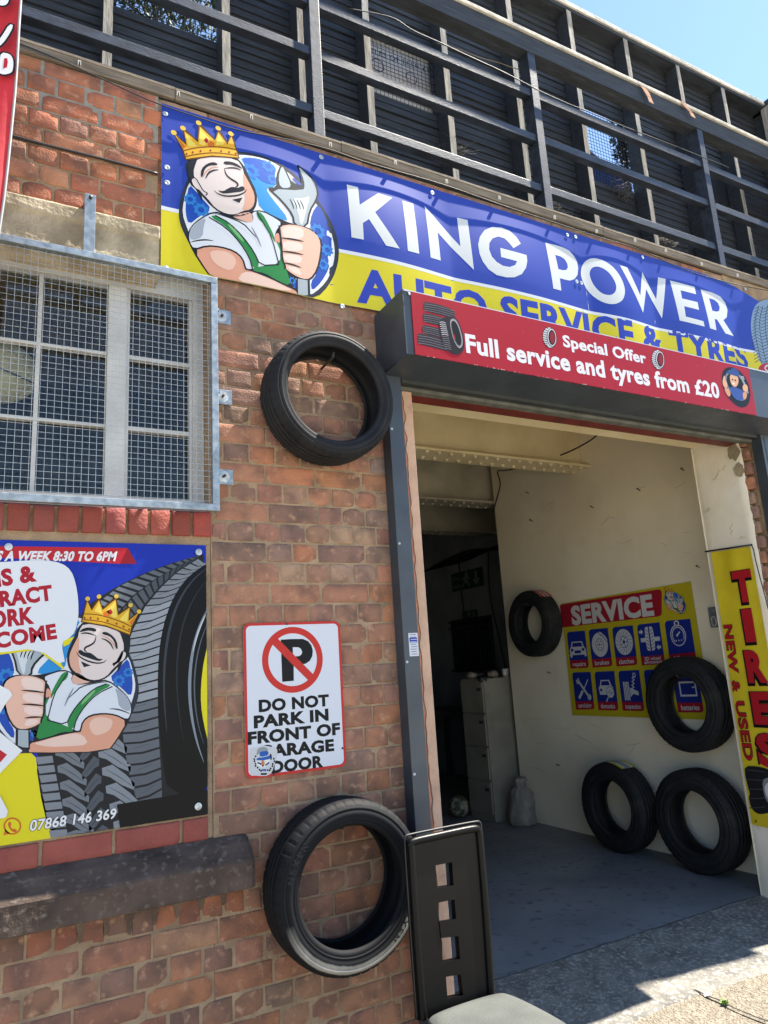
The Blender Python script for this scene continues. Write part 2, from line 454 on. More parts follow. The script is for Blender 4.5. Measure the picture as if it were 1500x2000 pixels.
for r in range(-14-10, 25):
    z0, z1 = rowz(r), rowz(r+1)
    if z0 > 2.6: continue
    zc = (z0+z1)/2; st = r % 2 == 0
    pitch = .2335 if st else .11675
    ph = 1.013+(0 if st else .058)+random.uniform(-.012, .012)
    x = ph-math.ceil((ph+1.9)/pitch)*pitch
    spans = []
    while x < 6.9:
        wd = pitch*random.uniform(.985, 1.015)
        if st and random.random() < .06:
            spans += [(x, x+wd/2), (x+wd/2, x+wd)]
        else: spans.append((x, x+wd))
        x += wd
    hs = [(h[0], h[1]) for h in HOLES if h[2] < zc < h[3]]
    out = []
    for a, b in spans:
        segs = [(a, b)]
        for h0, h1 in hs:
            ns_ = []
            for s0, s1 in segs:
                if s1 <= h0 or s0 >= h1: ns_.append((s0, s1)); continue
                if s0 < h0: ns_.append((s0, h0))
                if s1 > h1: ns_.append((h1, s1))
            segs = ns_
        out += [q for q in segs if q[1]-q[0] > .025]
    for a, b in out:
        j = JT*random.uniform(.8, 1.25)*(1.35 if (zc > 2.33 and b < .6) else 1)
        vis = -.2 < b and a < 1.75
        near = vis or a > 4.3
        brick(mb, a+j/2, b-j/2, z0+JT/2, min(z1, 2.6)-JT/2, pick(1 if (zc > 1.9 and b < .7) else (2 if zc < -.45 else 0)), y=.009 if (zc > 1.72 and a > .5) else 0, nx=None if near else 4, nz=6 if near else 4, amp=.0022)
parts.append(mb.build('brickwork', fixn=False))
mb = MB()
for a, b in (((-2.2, .0055, 1.932), (.55, .42, 2.598)), ((.5505, .016, 1.932), (1.70, .42, 2.598)), ((.773, .0035, -1.7), (1.70, .42, 1.93)), ((-2.2, .0035, -1.7), (.771, .42, -.602)),
             ((-2.2, .007, -.6), (-.951, .42, 1.93)), ((1.702, .016, 1.742), (4.466, .42, 2.598)), ((4.468, .007, -1.7), (7, .42, 2.598))):
    mb.box(a, b, M_MORTAR)
parts.append(mb.build('mortar'))
mb = MB()
M_REP = mat('grey_repointing', '#8f8b80', '#77736a', scale=20, rough=.95, bump=.6, bscale=80)
mb.box((-.9, .0042, 2.352), (.549, .0052, 2.598), M_REP)
parts.append(mb.build('repointing'))
# lintel over the window
mb = MB()
def slab(mb, x0, x1, z0, z1, yf, m, nx, nz, back=.2):
    vs = []; fs = []
    for j in range(nz+1):
        for i in range(nx+1):
            u, v = i/nx, j/nz; vs.append((x0+(x1-x0)*u, yf(x0+(x1-x0)*u, z0+(z1-z0)*v), z0+(z1-z0)*v))
    for j in range(nz):
        for i in range(nx):
            a = j*(nx+1)+i; fs.append((a, a+1, a+nx+2, a+nx+1))
    k = len(vs); n1 = nx+1
    rim = list(range(n1))+[j*n1+nx for j in range(1, nz+1)]+[nz*n1+i for i in range(nx-1, -1, -1)]+[j*n1 for j in range(nz-1, 0, -1)]
    for q in rim: vs.append((vs[q][0], back, vs[q][2]))
    L = len(rim); fs += [(rim[(i+1) % L], rim[i], k+i, k+(i+1) % L) for i in range(L)]
    mb.add(vs, fs, m, True)
slab(mb, -1.1, .559, 1.69, 1.926, lambda x, z: -.004-.008*max(0, min(1, (z-1.862)/.006))-.012*max(0, (1.72-z)/.03)*0+.0016*noise.noise((x*14, z*30, 0))+.0012*noise.noise((x*60, z*60, 7)), M_STONE, 200, 40)
parts.append(mb.build('stone_lintel', fixn=False))
# infill of the lower window: soldier course, backing, stretcher course, stone sill
mb = MB()
mb.box((-.95, .02, -.6), (.7715, .15, .56), M_MORTAR); mb.box((-.95, .006, .531), (.7715, .019, .664), M_MORTAR)
mb.box((-.95, .02, .5605), (.7715, .10, .664), M_MORTAR)
mb.box((-.95, .008, -.599), (.7715, .019, -.499), M_MORTAR); mb.box((.753, .008, -.4985), (.7715, .019, .5305), M_MORTAR)
parts.append(mb.build('infill'))
mb = MB(); mb.col = []
x = .770
while x > -.95:
    c = lin(random.choice(['#8f4338', '#84392f', '#994c3e', '#8a4540'])); wd = .0835
    brick(mb, x-wd+.013, x, .566, .666, tuple(c[i]*random.uniform(.9, 1.1) for i in range(3))+(1,), y=-.012, nz=6, amp=.0025, m=M_SOLD); x -= wd
parts.append(mb.build('soldier_course', fixn=False))
mb = MB(); mb.col = []
x = .752
for k in range(8):
    wd = .105 if k == 0 else .235
    c = lin(random.choice(['#8a463c', '#7f4038', '#904a3e']))
    brick(mb, x-wd+.012, x, -.585, -.507, c[:3]+(1,), y=.0, nz=6, amp=.0012, m=M_SOLD); x -= wd
parts.append(mb.build('brick_course', fixn=False))
mb = MB(); mb.col = []
x = .884
while x > -1.9:
    wd = .0822; c = lin(random.choice(['#8a5a47', '#7f5242', '#936049', '#72574b']))
    brick(mb, x-wd+.010, x, -.8565, -.764, c[:3]+(1,), nz=7, amp=.002); x -= wd
parts.append(mb.build('sill_soldier_course', fixn=False))
M_SOOT = mat('soot_runs', '#6a5748', '#4c4037', scale=12, rough=.95, bump=.5, bscale=70)
mb = MB()
prof = [(.03, -.7585), (-.094, -.7585), (-.098, -.754), (-.100, -.664), (-.094, -.655), (-.04, -.607), (.03, -.570)]
dense = []
for i in range(len(prof)-1):
    for k in range(6):
        t = k/6; dense.append((prof[i][0]+(prof[i+1][0]-prof[i][0])*t, prof[i][1]+(prof[i+1][1]-prof[i][1])*t))
dense.append(prof[-1]); nx = 260; vs = []; fs = []; D = len(dense)
for i in range(nx+1):
    x = -1.2+(.903+1.2)*i/nx
    for y, z in dense:
        q = .0022*noise.noise((x*5, y*12, z*12))+.0014*noise.noise((x*55, y*55, z*55)); e = .012*max(0, (x-.885)/.018)
        vs.append((x, y-q+e*(1 if y < 0 else 0), z+q*.6-e*.5*(1 if z > -.7 else -.3)))
for i in range(nx):
    for j in range(D-1): fs.append((i*D+j, i*D+j+1, (i+1)*D+j+1, (i+1)*D+j))
fs.append(tuple(nx*D+j for j in range(D))); fs.append(tuple(range(D-1, -1, -1)))
mb.add(vs, fs, M_SILL, False)
parts.append(mb.build('stone_sill'))
# dark runs of soot under the sill: thin crusts on the brick
mb = MB()
for k in range(7):
    xc = .884-.0822*(k+1)+.005+random.uniform(-.003, .003); tp = -.7595
    d = random.uniform(.055, .095)*(1 if k < 8 else .5); hw = random.uniform(.040, .046); e = random.uniform(.6, 1.5)
    L_ = [(-hw, 0), (-.034, -.006*e), (-.022, -.014*e), (-.013, -.030*e), (-.008, -.045*e), (-.006, -d)]
    pts = [(xc+u, tp+max(v, -d)) for u, v in L_]+[(xc-u*random.uniform(.85, 1.1), tp+max(v*random.uniform(.8, 1.2), -d)) for u, v in L_[::-1]]
    prism(mb, [Vector((p[0], -.0022, p[1])) for p in smooth(pts, 1)], None, (0, -1, 0), .0015, M_SOOT)
parts.append(mb.build('soot_runs'))
# timber batten (coping) along the top and roof slab
mb = MB()
for a, b in ((-2.2, .62), (.622, 1.46), (1.463, 3.3), (3.303, 7)):
    dz = random.uniform(-.003, .003)
    mb.box((a, -.013, 2.600+dz), (b, .006, 2.663+dz), M_COPE, bev=.003)
    mb.box((a, -.0165, 2.646+dz), (b, -.0135, 2.659+dz), M_COPE)
parts.append(mb.build('coping'))
mb = MB(); mb.box((-2.2, .421, 2.2), (7, 7.4, 2.6), M_CREAM); mb.box((-2.2, .0065, 2.601), (7, .0, 2.604), M_TIMB); mb.box((-2.2, .007, 2.6005), (7, 7.4, 2.64), M_TIMB)
parts.append(mb.build('roof'))
# interior walls
mb = MB(); mb.box((4.75, .421, -1.6), (5.0, 3.215, 2.199), M_PLAST); mb.box((5.001, 3.0, -1.6), (6.0, 3.214, 2.199), M_PLAST)
parts.append(mb.build('side_wall'))
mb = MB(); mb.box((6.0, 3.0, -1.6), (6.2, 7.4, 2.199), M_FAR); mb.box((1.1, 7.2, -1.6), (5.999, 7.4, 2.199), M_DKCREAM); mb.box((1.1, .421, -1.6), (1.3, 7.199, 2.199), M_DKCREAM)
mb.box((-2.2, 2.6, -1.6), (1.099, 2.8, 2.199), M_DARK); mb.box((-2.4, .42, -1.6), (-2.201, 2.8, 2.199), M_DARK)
parts.append(mb.build('rear_wall'))
# right-hand reveal, uneven painted plaster
def reveal():
    mb = MB(); vs = []; fs = []; ny, nz = 14, 90
    for j in range(nz+1):
        z = -1.60+3.34*j/nz
        for i in range(ny+1):
            ey = .055+.012*noise.noise((0, 3, z*7))+.010*noise.noise((0, 1, z*23))
            y = ey+(.425-ey)*i/ny
            vs.append((4.4+.003*noise.noise((y*5, z*3, 0))+.0015*noise.noise((y*22, z*22, 1))+(.012 if i == 0 else 0)+(.006 if i == ny else 0), y, z))
    for j in range(nz):
        for i in range(ny):
            a = j*(ny+1)+i; fs.append((a, a+ny+1, a+ny+2, a+1))
    mb.add(vs, fs, M_PILLAR, True)
    mb.box((4.415, .0775, -1.6), (4.467, .42, 1.74), M_PILLAR); mb.box((4.40, .4255, -1.6), (4.749, .43, 2.199), M_PLAST)
    return mb.build('door_reveal', fixn=False)
parts.append(reveal())
mb = MB(); rp = random.Random(4); ptsR = []
for i in range(22):
    t = i/21; ptsR.append((.425-.36*t, 1.50+.05*t+.012*noise.noise((t*9, 2, 1))-(.05 if i == 0 else 0)))
up_ = [Vector((4.3945, y, z)) for y, z in ptsR]; lo_ = [Vector((4.3945, y, z-.012-.010*abs(noise.noise((y*30, z, 3))))) for y, z in ptsR]
mb.add(up_+lo_+[p+Vector((.006, 0, .004)) for p in up_], [(i, i+1, 23+i, 22+i) for i in range(21)]+[(i, i+1, 45+i, 44+i) for i in range(21)], M_PILLAR)
parts.append(mb.build('plaster_edge', fixn=False))
for (y0, z0, r0) in ((.10, 1.30, .05), (.08, 1.16, .04)):
    vs = [(4.3952, y0+r0*math.cos(a*.42)*rp.uniform(.7, 1.2), z0+r0*1.3*math.sin(a*.42)*rp.uniform(.7, 1.2)) for a in range(15)]
    mb = MB(); mb.add(vs+[(4.3945, y0, z0)], [(i, (i+1) % 15, 15) for i in range(15)], M_STONE); parts.append(mb.build('flaked_patch', fixn=False))
for k in range(9):
    y, z = rp.uniform(.1, .38), rp.uniform(-.9, 1.4); P = []
    for i in range(6): P.append((4.3962, y, z)); y += rp.uniform(-.02, .03); z += rp.uniform(-.03, .01)
    mb = MB(); mb.tube(P, .0012, M_STONE, n=4); parts.append(mb.build('crack'))
mb = MB(); mb.col = []
for k in range(30):
    z = 1.40-.1*k
    brick(mb, 4.42, 4.468, z-.078, z, pick(), y=.012+random.uniform(0, .02), nz=5, nx=4, amp=.006, back=.06)
parts.append(mb.build('broken_bricks', fixn=False))
# left jamb: salmon brick remnants, ragged edge, pinkish plaster
mb = MB()
ed = [1.735+.014*noise.noise((0, 0, z*6.0))+.012*noise.noise((5, 0, z*17))+.006*noise.noise((5, 0, z*50)) for z in [1.4-.02*i for i in range(156)]]
vs = []; fs = []
for i in range(156):
    z = 1.4-.02*i; e = ed[i]
    for x, y in ((1.686, .004), (e, .004), (e+.0005, .010), (e+.004, .012), (e+.006, .0035), (1.7855, .003), (1.788, .006), (1.788, .42)):
        vs.append((x, y+.0012*noise.noise((x*30, 0, z*30)), z))
for i in range(155):
    for j in range(7): fs.append((i*8+j, (i+1)*8+j, (i+1)*8+j+1, i*8+j+1))
mats_ = [M_SALM, M_SALM, M_ASPH, M_JAMB, M_JAMB, M_PILLAR, M_PLAST]
for j in range(7):
    mb.add(vs, [f for f in fs if f[0] % 8 == j], mats_[j], j not in (1, 2, 3, 5))
parts.append(mb.build('door_jamb', fixn=False))
mb = MB()
mb.box((1.789, .06, 1.347), (4.399, .15, 1.74), M_RED); mb.box((1.789, .151, 1.42), (4.399, .42, 1.739), M_CREAM)
parts.append(mb.build('door_lintel'))
# riveted plate girders under the roof
def girder(y, x0, x1, m):
    mb = MB()
    mb.box((x0, y-.13, 1.68), (x1, y+.13, 1.70), m); mb.box((x0, y-.012, 1.7005), (x1, y+.012, 2.165), m); mb.box((x0, y-.10, 2.1655), (x1, y+.10, 2.198), m)
    mb.box((x0, y-.075, 1.7005), (x1, y-.0125, 1.712), m); mb.box((x0, y-.10, 2.152), (x1, y-.0125, 2.165), m)
    k = 0; x = x1-.09
    while x > x0+.05:
        for dy, z in ((-.09, 1.68), (.06, 1.68), (-.06, 2.152)):
            if dy > 0: xx = x+.05
            else: xx = x
            if xx > x1-.03: continue
            c = (xx, y+dy, z); vs = [(c[0], c[1], z-.019)]
            for rr, h in ((.012, .015), (.021, 0)):
                vs += [(c[0]+rr*math.cos(a*math.pi/4), c[1]+rr*math.sin(a*math.pi/4), z-h) for a in range(8)]
            fs = [(0, 1+a, 1+(a+1) % 8) for a in range(8)]+[(1+a, 9+a, 9+(a+1) % 8, 1+(a+1) % 8) for a in range(8)]
            mb.add(vs, fs, m, True)
        x -= .118
    return mb.build('roof_girder')
for y, x1 in ((1.88, 4.749), (3.35, 5.999), (4.85, 5.999)):
    parts.append(girder(y, 1.302, x1, M_CREAM if y < 2 else M_BEAM2))
# window above the poster
WY = .12
win = MB()
win.box((-.95, WY-.02, 1.668), (.7715, WY+.04, 1.83), M_WHITEFR); win.box((-.95, WY-.03, .69), (.7715, WY+.04, .736), M_WHITEFR)
win.box((.724, WY-.02, .737), (.7715, WY+.04, 1.667), M_WHITEFR); win.box((.369, WY-.025, .737), (.445, WY+.04, 1.667), M_WHITEFR, bev=.004)
win.box((-.50, WY-.025, .737), (-.43, WY+.04, 1.667), M_WHITEFR)
wframe = win.build('window'); wframe['label'] = 'white wooden window with thin glazing bars'
parts.append(wframe)
wb = MB()
for x in (.111, -.19):
    for z0, z1 in ((.737, 1.030), (1.044, 1.349), (1.362, 1.667)): wb.box((x-.008, WY-.006, z0), (x+.008, WY+.02, z1), M_WHITEFR)
for z in (1.037, 1.3555):
    wb.box((-.429, WY-.008, z-.0065), (.3685, WY+.02, z+.0065), M_WHITEFR); wb.box((.4455, WY-.008, z-.009), (.7235, WY+.02, z+.009), M_WHITEFR)
wb.box((.4455, WY-.012, .737), (.459, WY+.02, 1.667), M_WHITEFR); wb.box((.711, WY-.012, .737), (.7235, WY+.02, 1.667), M_WHITEFR)
g = wb.build('glazing_bars'); 
gp = MB(); gp.box((-.429, WY+.021, .737), (.3685, WY+.025, 1.667), M_GLASS); gp2 = MB(); gp2.box((.4455, WY+.021, .737), (.7235, WY+.025, 1.667), M_GLASS)
adopt(bld, parts)
g.parent = wframe; q = gp.build('pane'); q.parent = wframe; q = gp2.build('pane'); q.parent = wframe

# ================================================================== WINDOW GUARD
gd = thing('window_guard', 'galvanised wire mesh guard bolted over the upper window', 'window guard', (0, -.07, .66))
ob = []
mb = MB(); B = .028
mb.box((-1.0, -.092, 1.662), (.785, -.064, 1.690), M_GALV, bev=.002); mb.box((-1.0, -.092, .655), (.785, -.064, .683), M_GALV, bev=.002)
mb.box((.757, -.0915, .6835), (.785, -.0635, 1.6615), M_GALV, bev=.002)
ob.append(mb.build('frame'))
mb = MB(); x = .745; r = .0010
while x > -1.0:
    mb.tube([(x, -.0785, .684), (x+random.uniform(-.001, .001), -.0785, 1.661)], r, M_WIRE, n=4, cap=False); x -= .0252
z = .697
while z < 1.66:
    mb.tube([(-1.0, -.0755, z), (-.1, -.0755+random.uniform(-.0015, .0015), z+random.uniform(-.0015, .0015)), (.756, -.0755, z+random.uniform(-.002, .002))], r, M_WIRE, n=4, cap=False); z += .0252
ob.append(mb.build('wire_mesh'))
M_WASH = mat('zinc_washer', '#c9cccb', '#9a9d9c', scale=40, rough=.4, metal=.4)
for z in (1.558, 1.181, .824):
    mb = MB(); mb.box((.786, -.062, z-.006), (.800, -.004, z+.006), M_GALV); mb.box((.803, -.004, z-.033), (.868, .0, z+.033), M_GALV, bev=.001)
    mb.box((.787, -.0035, z-.02), (.8025, -.0005, z+.02), M_GALV)
    vs_ = [(.826+.026*math.cos(a)*random.uniform(.85, 1.1), -.0048, z+.026*math.sin(a)*random.uniform(.85, 1.1)) for a in [i*math.pi/8 for i in range(16)]]
    mb.add(vs_+[(.826, -.006, z)], [(i, (i+1) % 16, 16) for i in range(16)], M_WASH)
    b = mb.build('bracket'); bo = MB(); bo.tube([(.826, -.004, z), (.826, -.026, z)], .0055, mat('rusty_bolt', '#5b4636', '#3a2f28', scale=60, rough=.8), n=8); q = bo.build('bolt'); q.parent = b
    ob.append(b)
mb = MB(); mb.box((.249, -.066, 1.691), (.291, -.060, 1.966), M_GALV, bev=.001); mb.box((.252, -.0595, 1.93), (.288, .0, 1.962), M_GALV)
b = mb.build('bracket'); bo = MB(); bo.tube([(.27, -.066, 1.948), (.27, -.078, 1.948)], .007, M_ANTHD, n=8); q = bo.build('bolt'); q.parent = b; ob.append(b)
adopt(gd, ob)
# round shade seen through the glass
def disc_lamp():
    c = PY(2, 727, .24); mb = MB()
    prof = [(.0, -.07), (.06, -.062), (.105, -.04), (.132, -.008), (.136, .0), (.128, .02), (.06, .05), (0, .06)]
    mb.lathe(prof, mat('paper_shade', '#c9c3a0', '#b3ad8a', scale=6, rough=.8), (c.x, c.y, c.z), 40, 'y')
    o = mb.build('lamp_shade'); tag(o, 'round pale paper shade behind the window glass', 'lamp shade')
    cb = MB(); cb.tube([(c.x-.13, c.y-.08, c.z+.02), (c.x, c.y-.085, c.z-.02), (c.x+.12, c.y-.06, c.z-.055)], .003, M_BLACK, n=6); k = cb.build('wire'); k.parent = o
disc_lamp()

# ================================================================== CROWNED MECHANIC EMBLEM (shapes in their own coordinates, mapped onto any sign)
EMB = []   # (kind, pts, colour, layer, extra)
def E_f(c, l, pts, sm=1): EMB.append(('f', smooth(pts, sm) if sm else pts, c, l, None))
def E_s(c, l, wd, pts, sm=1, taper=True): EMB.append(('s', smooth(pts, sm, False) if sm else pts, c, l, (wd, taper)))
DK, WH = '#20242c', '#e6eaf0'
E_f('#2f3642', 0, [(178,900),(190,800),(225,680),(300,570),(420,490),(560,450),(680,450),(800,475),(920,530),(1040,620),(1150,740),(1250,870),(1320,1010),(1352,1150),(1345,1260),(1310,1370),(1240,1470),(1130,1555),(1060,1540),(750,1482),(455,1425),(370,1320),(290,1190),(225,1060),(190,980)], 1)
E_f(WH, 1, [(205,900),(215,810),(250,680),(330,590),(440,505),(570,475),(680,475),(800,497),(905,545),(1030,645),(1140,770),(1225,885),(1290,1015),(1322,1150),(1315,1255),(1282,1360),(1220,1440),(1140,1500),(1000,1500),(600,1400),(400,1300),(300,1150),(240,1010)], 1)
E_f('#2450b4', 2, [(255,690),(300,740),(350,800),(418,880),(330,925),(252,985),(228,900),(232,800)])
E_f('#2f95dc', 2, [(628,495),(720,492),(820,517),(893,562),(878,640),(888,715),(805,725),(850,800),(985,962),(910,958),(760,885),(742,780),(692,690),(682,600),(650,540)])
E_f('#2a5fc4', 3, [(640,500),(720,495),(815,518),(885,562),(872,640),(880,700),(800,690),(740,640),(690,600),(660,545)])
E_f('#2450b4', 2, [(1200,825),(1258,930),(1298,1060),(1303,1180),(1280,1300),(1222,1400),(1152,1468),(1142,1402),(1188,1340),(1222,1200),(1218,1090),(1182,1040),(1132,1000),(1150,900)])
E_f('#2450b4', 2, [(978,1340),(1040,1380),(1042,1470),(995,1420)])
for (cx, cy, rr) in ((700,600,62),(830,560,48),(1195,1030,58),(1265,1165,46),(1235,1270,44),(340,880,48),(262,800,40),(860,660,40),(1005,1395,26)):
    EMB.append(('g', [(cx, cy)], '#2f7fd0', 4, rr))
# body silhouette, shirt, dungarees, arm
E_f(DK, 4, [(240,1070),(262,1000),(330,940),(430,890),(520,920),(610,950),(690,900),(780,890),(890,945),(1000,985),(1110,1000),(1195,1045),(1232,1110),(1226,1210),(1200,1315),(1145,1392),(1080,1395),(1020,1370),(1000,1440),(1060,1460),(1062,1530),(1040,1538),(455,1428),(370,1320),(275,1172)])
E_f('#dfe5ee', 5, [(252,1060),(272,1000),(332,952),(430,902),(520,932),(600,962),(690,987),(720,960),(702,905),(780,902),(880,952),(925,985),(872,1050),(880,1110),(912,1140),(915,1280),(760,1296),(715,1315),(662,1315),(640,1230),(580,1178),(480,1146),(380,1136),(290,1160),(262,1118)])
E_f('#a9b2bf', 6, [(254,1060),(274,1002),(334,954),(378,940),(358,1000),(352,1080),(270,1100)])
E_s('#2a2e37', 7, 10, [(262,1112),(320,1100),(380,1098),(430,1108)])
E_f('#2f8a4a', 6, [(402,930),(440,922),(540,978),(640,1080),(720,1190),(768,1290),(715,1318),(690,1230),(620,1118),(520,1008)])
E_f('#7cba7a', 7, [(520,985),(560,1000),(640,1095),(650,1130),(600,1080)])
E_f('#2f8a4a', 6, [(735,900),(780,915),(830,1000),(870,1080),(878,1130),(850,1085),(790,990),(745,950)])
E_f('#2f8a4a', 6, [(715,1317),(765,1295),(905,1282),(922,1200),(880,1105),(912,1130),(946,1290),(970,1340),(996,1440),(880,1390),(800,1345),(720,1330)])
E_s(DK, 7, 9, [(395,935),(520,1015),(620,1125),(690,1235),(712,1318)], 1, False)
E_s(DK, 7, 9, [(440,924),(540,980),(640,1082),(722,1192),(768,1292),(905,1282)], 1, False)
E_s(DK, 7, 8, [(740,905),(790,990),(850,1085),(905,1280)], 1, False)
E_f('#e2a58a', 5, [(290,1172),(380,1146),(480,1157),(580,1190),(640,1242),(660,1312),(720,1332),(850,1382),(960,1432),(1030,1460),(1048,1518),(1040,1534),(458,1422),(382,1320)])
E_f('#efcfc0', 6, [(600,1400),(640,1335),(720,1338),(850,1388),(950,1438),(1020,1468),(900,1470),(760,1440)])
E_f('#eec5b2', 6, [(400,1180),(480,1175),(560,1200),(600,1260),(560,1330),(480,1300),(420,1250)])
E_s(DK, 7, 11, [(290,1168),(380,1142),(480,1152),(580,1186),(640,1238),(662,1315)], 1, False)
E_s(DK, 7, 11, [(660,1315),(720,1331),(850,1382),(960,1432),(1035,1462)], 1, False)
# spanner
E_f(DK, 5, [(1035,1375),(1135,1385),(1140,1502),(1090,1518),(1038,1510)], 0)
E_f('#aab6be', 6, [(1046,1380),(1118,1390),(1122,1498),(1090,1505),(1048,1500)], 0)
E_f(DK, 5, [(1008,995),(1000,925),(920,825),(805,720),(890,722),(885,630),(932,525),(970,600),(1005,680),(1075,690),(1072,620),(1035,525),(1105,580),(1172,645),(1208,740),(1190,810),(1140,885),(1118,1010)])
E_f('#aab6be', 6, [(1022,990),(1014,920),(935,820),(838,732),(1088,736),(1100,692),(1084,622),(1052,550),(1100,592),(1160,655),(1192,740),(1178,800),(1126,880),(1104,1002)])
E_f('#d7dfe4', 7, [(1060,985),(1050,900),(990,800),(1100,790),(1140,770),(1110,870),(1080,990)])
E_f('#b6c1c8', 6, [(902,640),(932,545),(960,605),(996,690),(983,722),(915,722)])
E_f('#3a55b0', 6, [(1000,630),(1085,690),(1060,700),(1020,670)])
for k in range(4): E_s(DK, 8, 9, [(985+k*25,800+k*2),(1005+k*25,840),(1015+k*25,878)], 1)
# fist
E_f('#eebfaa', 6, [(908,1005),(1000,988),(1108,1008),(1186,1052),(1216,1110),(1210,1200),(1186,1308),(1138,1378),(1082,1382),(1004,1348),(952,1308),(948,1280),(928,1250),(924,1180),(918,1110),(910,1060)])
E_f('#f3d9ce', 7, [(925,1012),(1000,1000),(1090,1015),(1085,1090),(990,1100),(930,1085)]); E_f('#f3d9ce', 7, [(930,1105),(1080,1120),(1080,1185),(935,1180)])
E_f('#f3d9ce', 7, [(935,1200),(1080,1215),(1065,1275),(945,1262)]); E_f('#f3d9ce', 7, [(960,1290),(1050,1300),(1080,1360),(1000,1335)])
E_f('#e5a28c', 6, [(866,1080),(890,1052),(906,1062),(914,1130),(880,1128)])
for a, b in (((915,1090),(1090,1110)), ((920,1186),(1088,1206)), ((938,1268),(1072,1300))): E_s(DK, 8, 13, [a, ((a[0]+b[0])/2, (a[1]+b[1])/2-4), b])
E_s(DK, 8, 13, [(905,1000),(912,1060),(920,1110),(925,1180),(930,1250),(950,1285),(952,1312)], 1, False)
# head
E_f(DK, 5, [(228,520),(320,490),(480,478),(600,492),(655,560),(690,650),(742,760),(742,850),(710,905),(640,935),(560,938),(470,905),(405,850),(355,790),(300,725),(258,690),(235,600)])
E_f('#e6d9d5', 6, [(318,500),(440,490),(600,508),(640,570),(656,650),(702,720),(722,780),(722,850),(692,890),(640,897),(590,922),(520,917),(440,872),(385,800),(345,760),(300,690),(284,600),(300,545)])
E_f('#e6d9d5', 6, [(268,655),(300,640),(328,690),(352,740),(388,760),(378,778),(342,745),(290,712)])
E_f('#dfae98', 7, [(640,600),(692,700),(726,780),(722,850),(694,888),(630,897),(655,830),(648,720)])
E_f('#e0b4a2', 5, [(560,935),(630,912),(700,905),(716,970),(690,985),(630,965)])
E_f(DK, 7, [(284,600),(300,545),(318,500),(300,500),(250,520),(240,600),(255,650),(275,640)])
E_f(DK, 7, [(290,712),(345,770),(350,830),(310,745)])
E_f(DK, 8, [(336,640),(342,580),(380,543),(430,528),(462,545),(455,556),(400,556),(366,582),(352,640)])
E_f(DK, 8, [(503,525),(560,527),(612,550),(645,588),(600,568),(560,552),(508,552)])
E_s('#3a3338', 8, 13, [(372,655),(392,612),(430,592),(468,590)])
E_s('#3a3338', 8, 13, [(508,580),(560,575),(600,580),(630,595)])
E_s('#2a2328', 8, 15, [(508,580),(520,630),(555,662),(598,688),(606,712),(580,726)])
E_s('#d8a08c', 8, 9, [(350,650),(375,600),(420,570),(470,568)])
E_f(DK, 8, [(455,742),(500,752),(525,735),(562,718),(600,730),(640,712),(658,738),(632,757),(580,762),(530,768),(490,768)])
E_s(DK, 8, 12, [(430,742),(460,772),(520,790),(600,786),(650,766),(668,738)])
E_f(DK, 8, [(560,815),(637,800),(614,840)], 0)
E_s(DK, 8, 7, [(268,650),(300,642),(330,700),(355,745),(388,762),(372,778)], 1, False)
E_s(DK, 8, 9, [(420,905),(520,935),(640,985),(700,1050),(760,1110)], 1); E_s('#8b94a3', 8, 12, [(700,1010),(740,1080),(775,1160)], 1)
# crown
E_f('#5a3b16', 8, [(138,300),(150,305),(235,385),(208,285),(226,272),(316,360),(324,240),(345,240),(447,355),(464,285),(482,280),(537,380),(556,318),(576,315),(603,430),(624,505),(420,492),(228,514),(205,435)], 0)
E_f('#e8b230', 9, [(152,316),(238,400),(222,292),(322,378),(336,256),(446,368),(472,298),(535,395),(566,330),(594,428),(612,496),(420,480),(234,502),(216,436)], 0)
E_f('#f5dc62', 10, [(230,310),(300,390),(310,410),(250,410)], 0); E_f('#f5dc62', 10, [(338,270),(420,370),(360,405),(330,390)], 0); E_f('#f5dc62', 10, [(472,315),(515,395),(450,400)], 0)
E_f('#d9762a', 10, [(165,330),(230,410),(215,430),(195,390)], 0); E_f('#d9762a', 10, [(380,345),(440,385),(440,412),(395,408)], 0)
E_s('#7a4a18', 11, 7, [(213,440),(300,420),(420,412),(520,418),(596,436)], 1, False); E_s('#7a4a18', 11, 7, [(226,486),(300,470),(420,458),(520,466),(606,482)], 1, False)
for c in ((145,303),(213,270),(328,230),(471,270),(563,311)): EMB.append(('c', [c], '#e6c24a', 11, 18))
EMB.append(('f', [(380,340),(398,366),(382,390),(364,364)], '#b8282c', 11, None))
for c in ((236,466),(281,454),(338,446),(410,442),(488,447),(546,455),(594,466)): EMB.append(('f', [(c[0],c[1]-11),(c[0]+9,c[1]),(c[0],c[1]+11),(c[0]-9,c[1])], '#8e3a24', 11, None))
def emblem(art, fm, L0, scale, clip=None, simple=False):
    "fm maps emblem coordinates to plane coordinates; scale = plane metres per emblem unit"
    for kind, pts, c, l, ex in EMB:
        if simple and kind in ('g',): continue
        q = [fm(*p) for p in pts]
        if clip: q = [clip(p) for p in q]
        if kind == 'f': art.fill(q, c, L0+l)
        elif kind == 's': art.stroke(q, ex[0]*scale, c, L0+l, taper=ex[1])
        elif kind == 'c': art.circle(q[0], ex*scale, c, L0+l, n=10)
        elif kind == 'g':
            r = ex*scale; o = []
            for i in range(32):
                a = 2*math.pi*i/32; k = r if (i//2) % 2 else r*.8
                o.append((q[0][0]+k*math.cos(a), q[0][1]+k*math.sin(a)))
            art.fill(o, c, L0+l, [[(q[0][0]+r*.4*math.cos(2*math.pi*i/14), q[0][1]+r*.4*math.sin(2*math.pi*i/14)) for i in range(14)]])
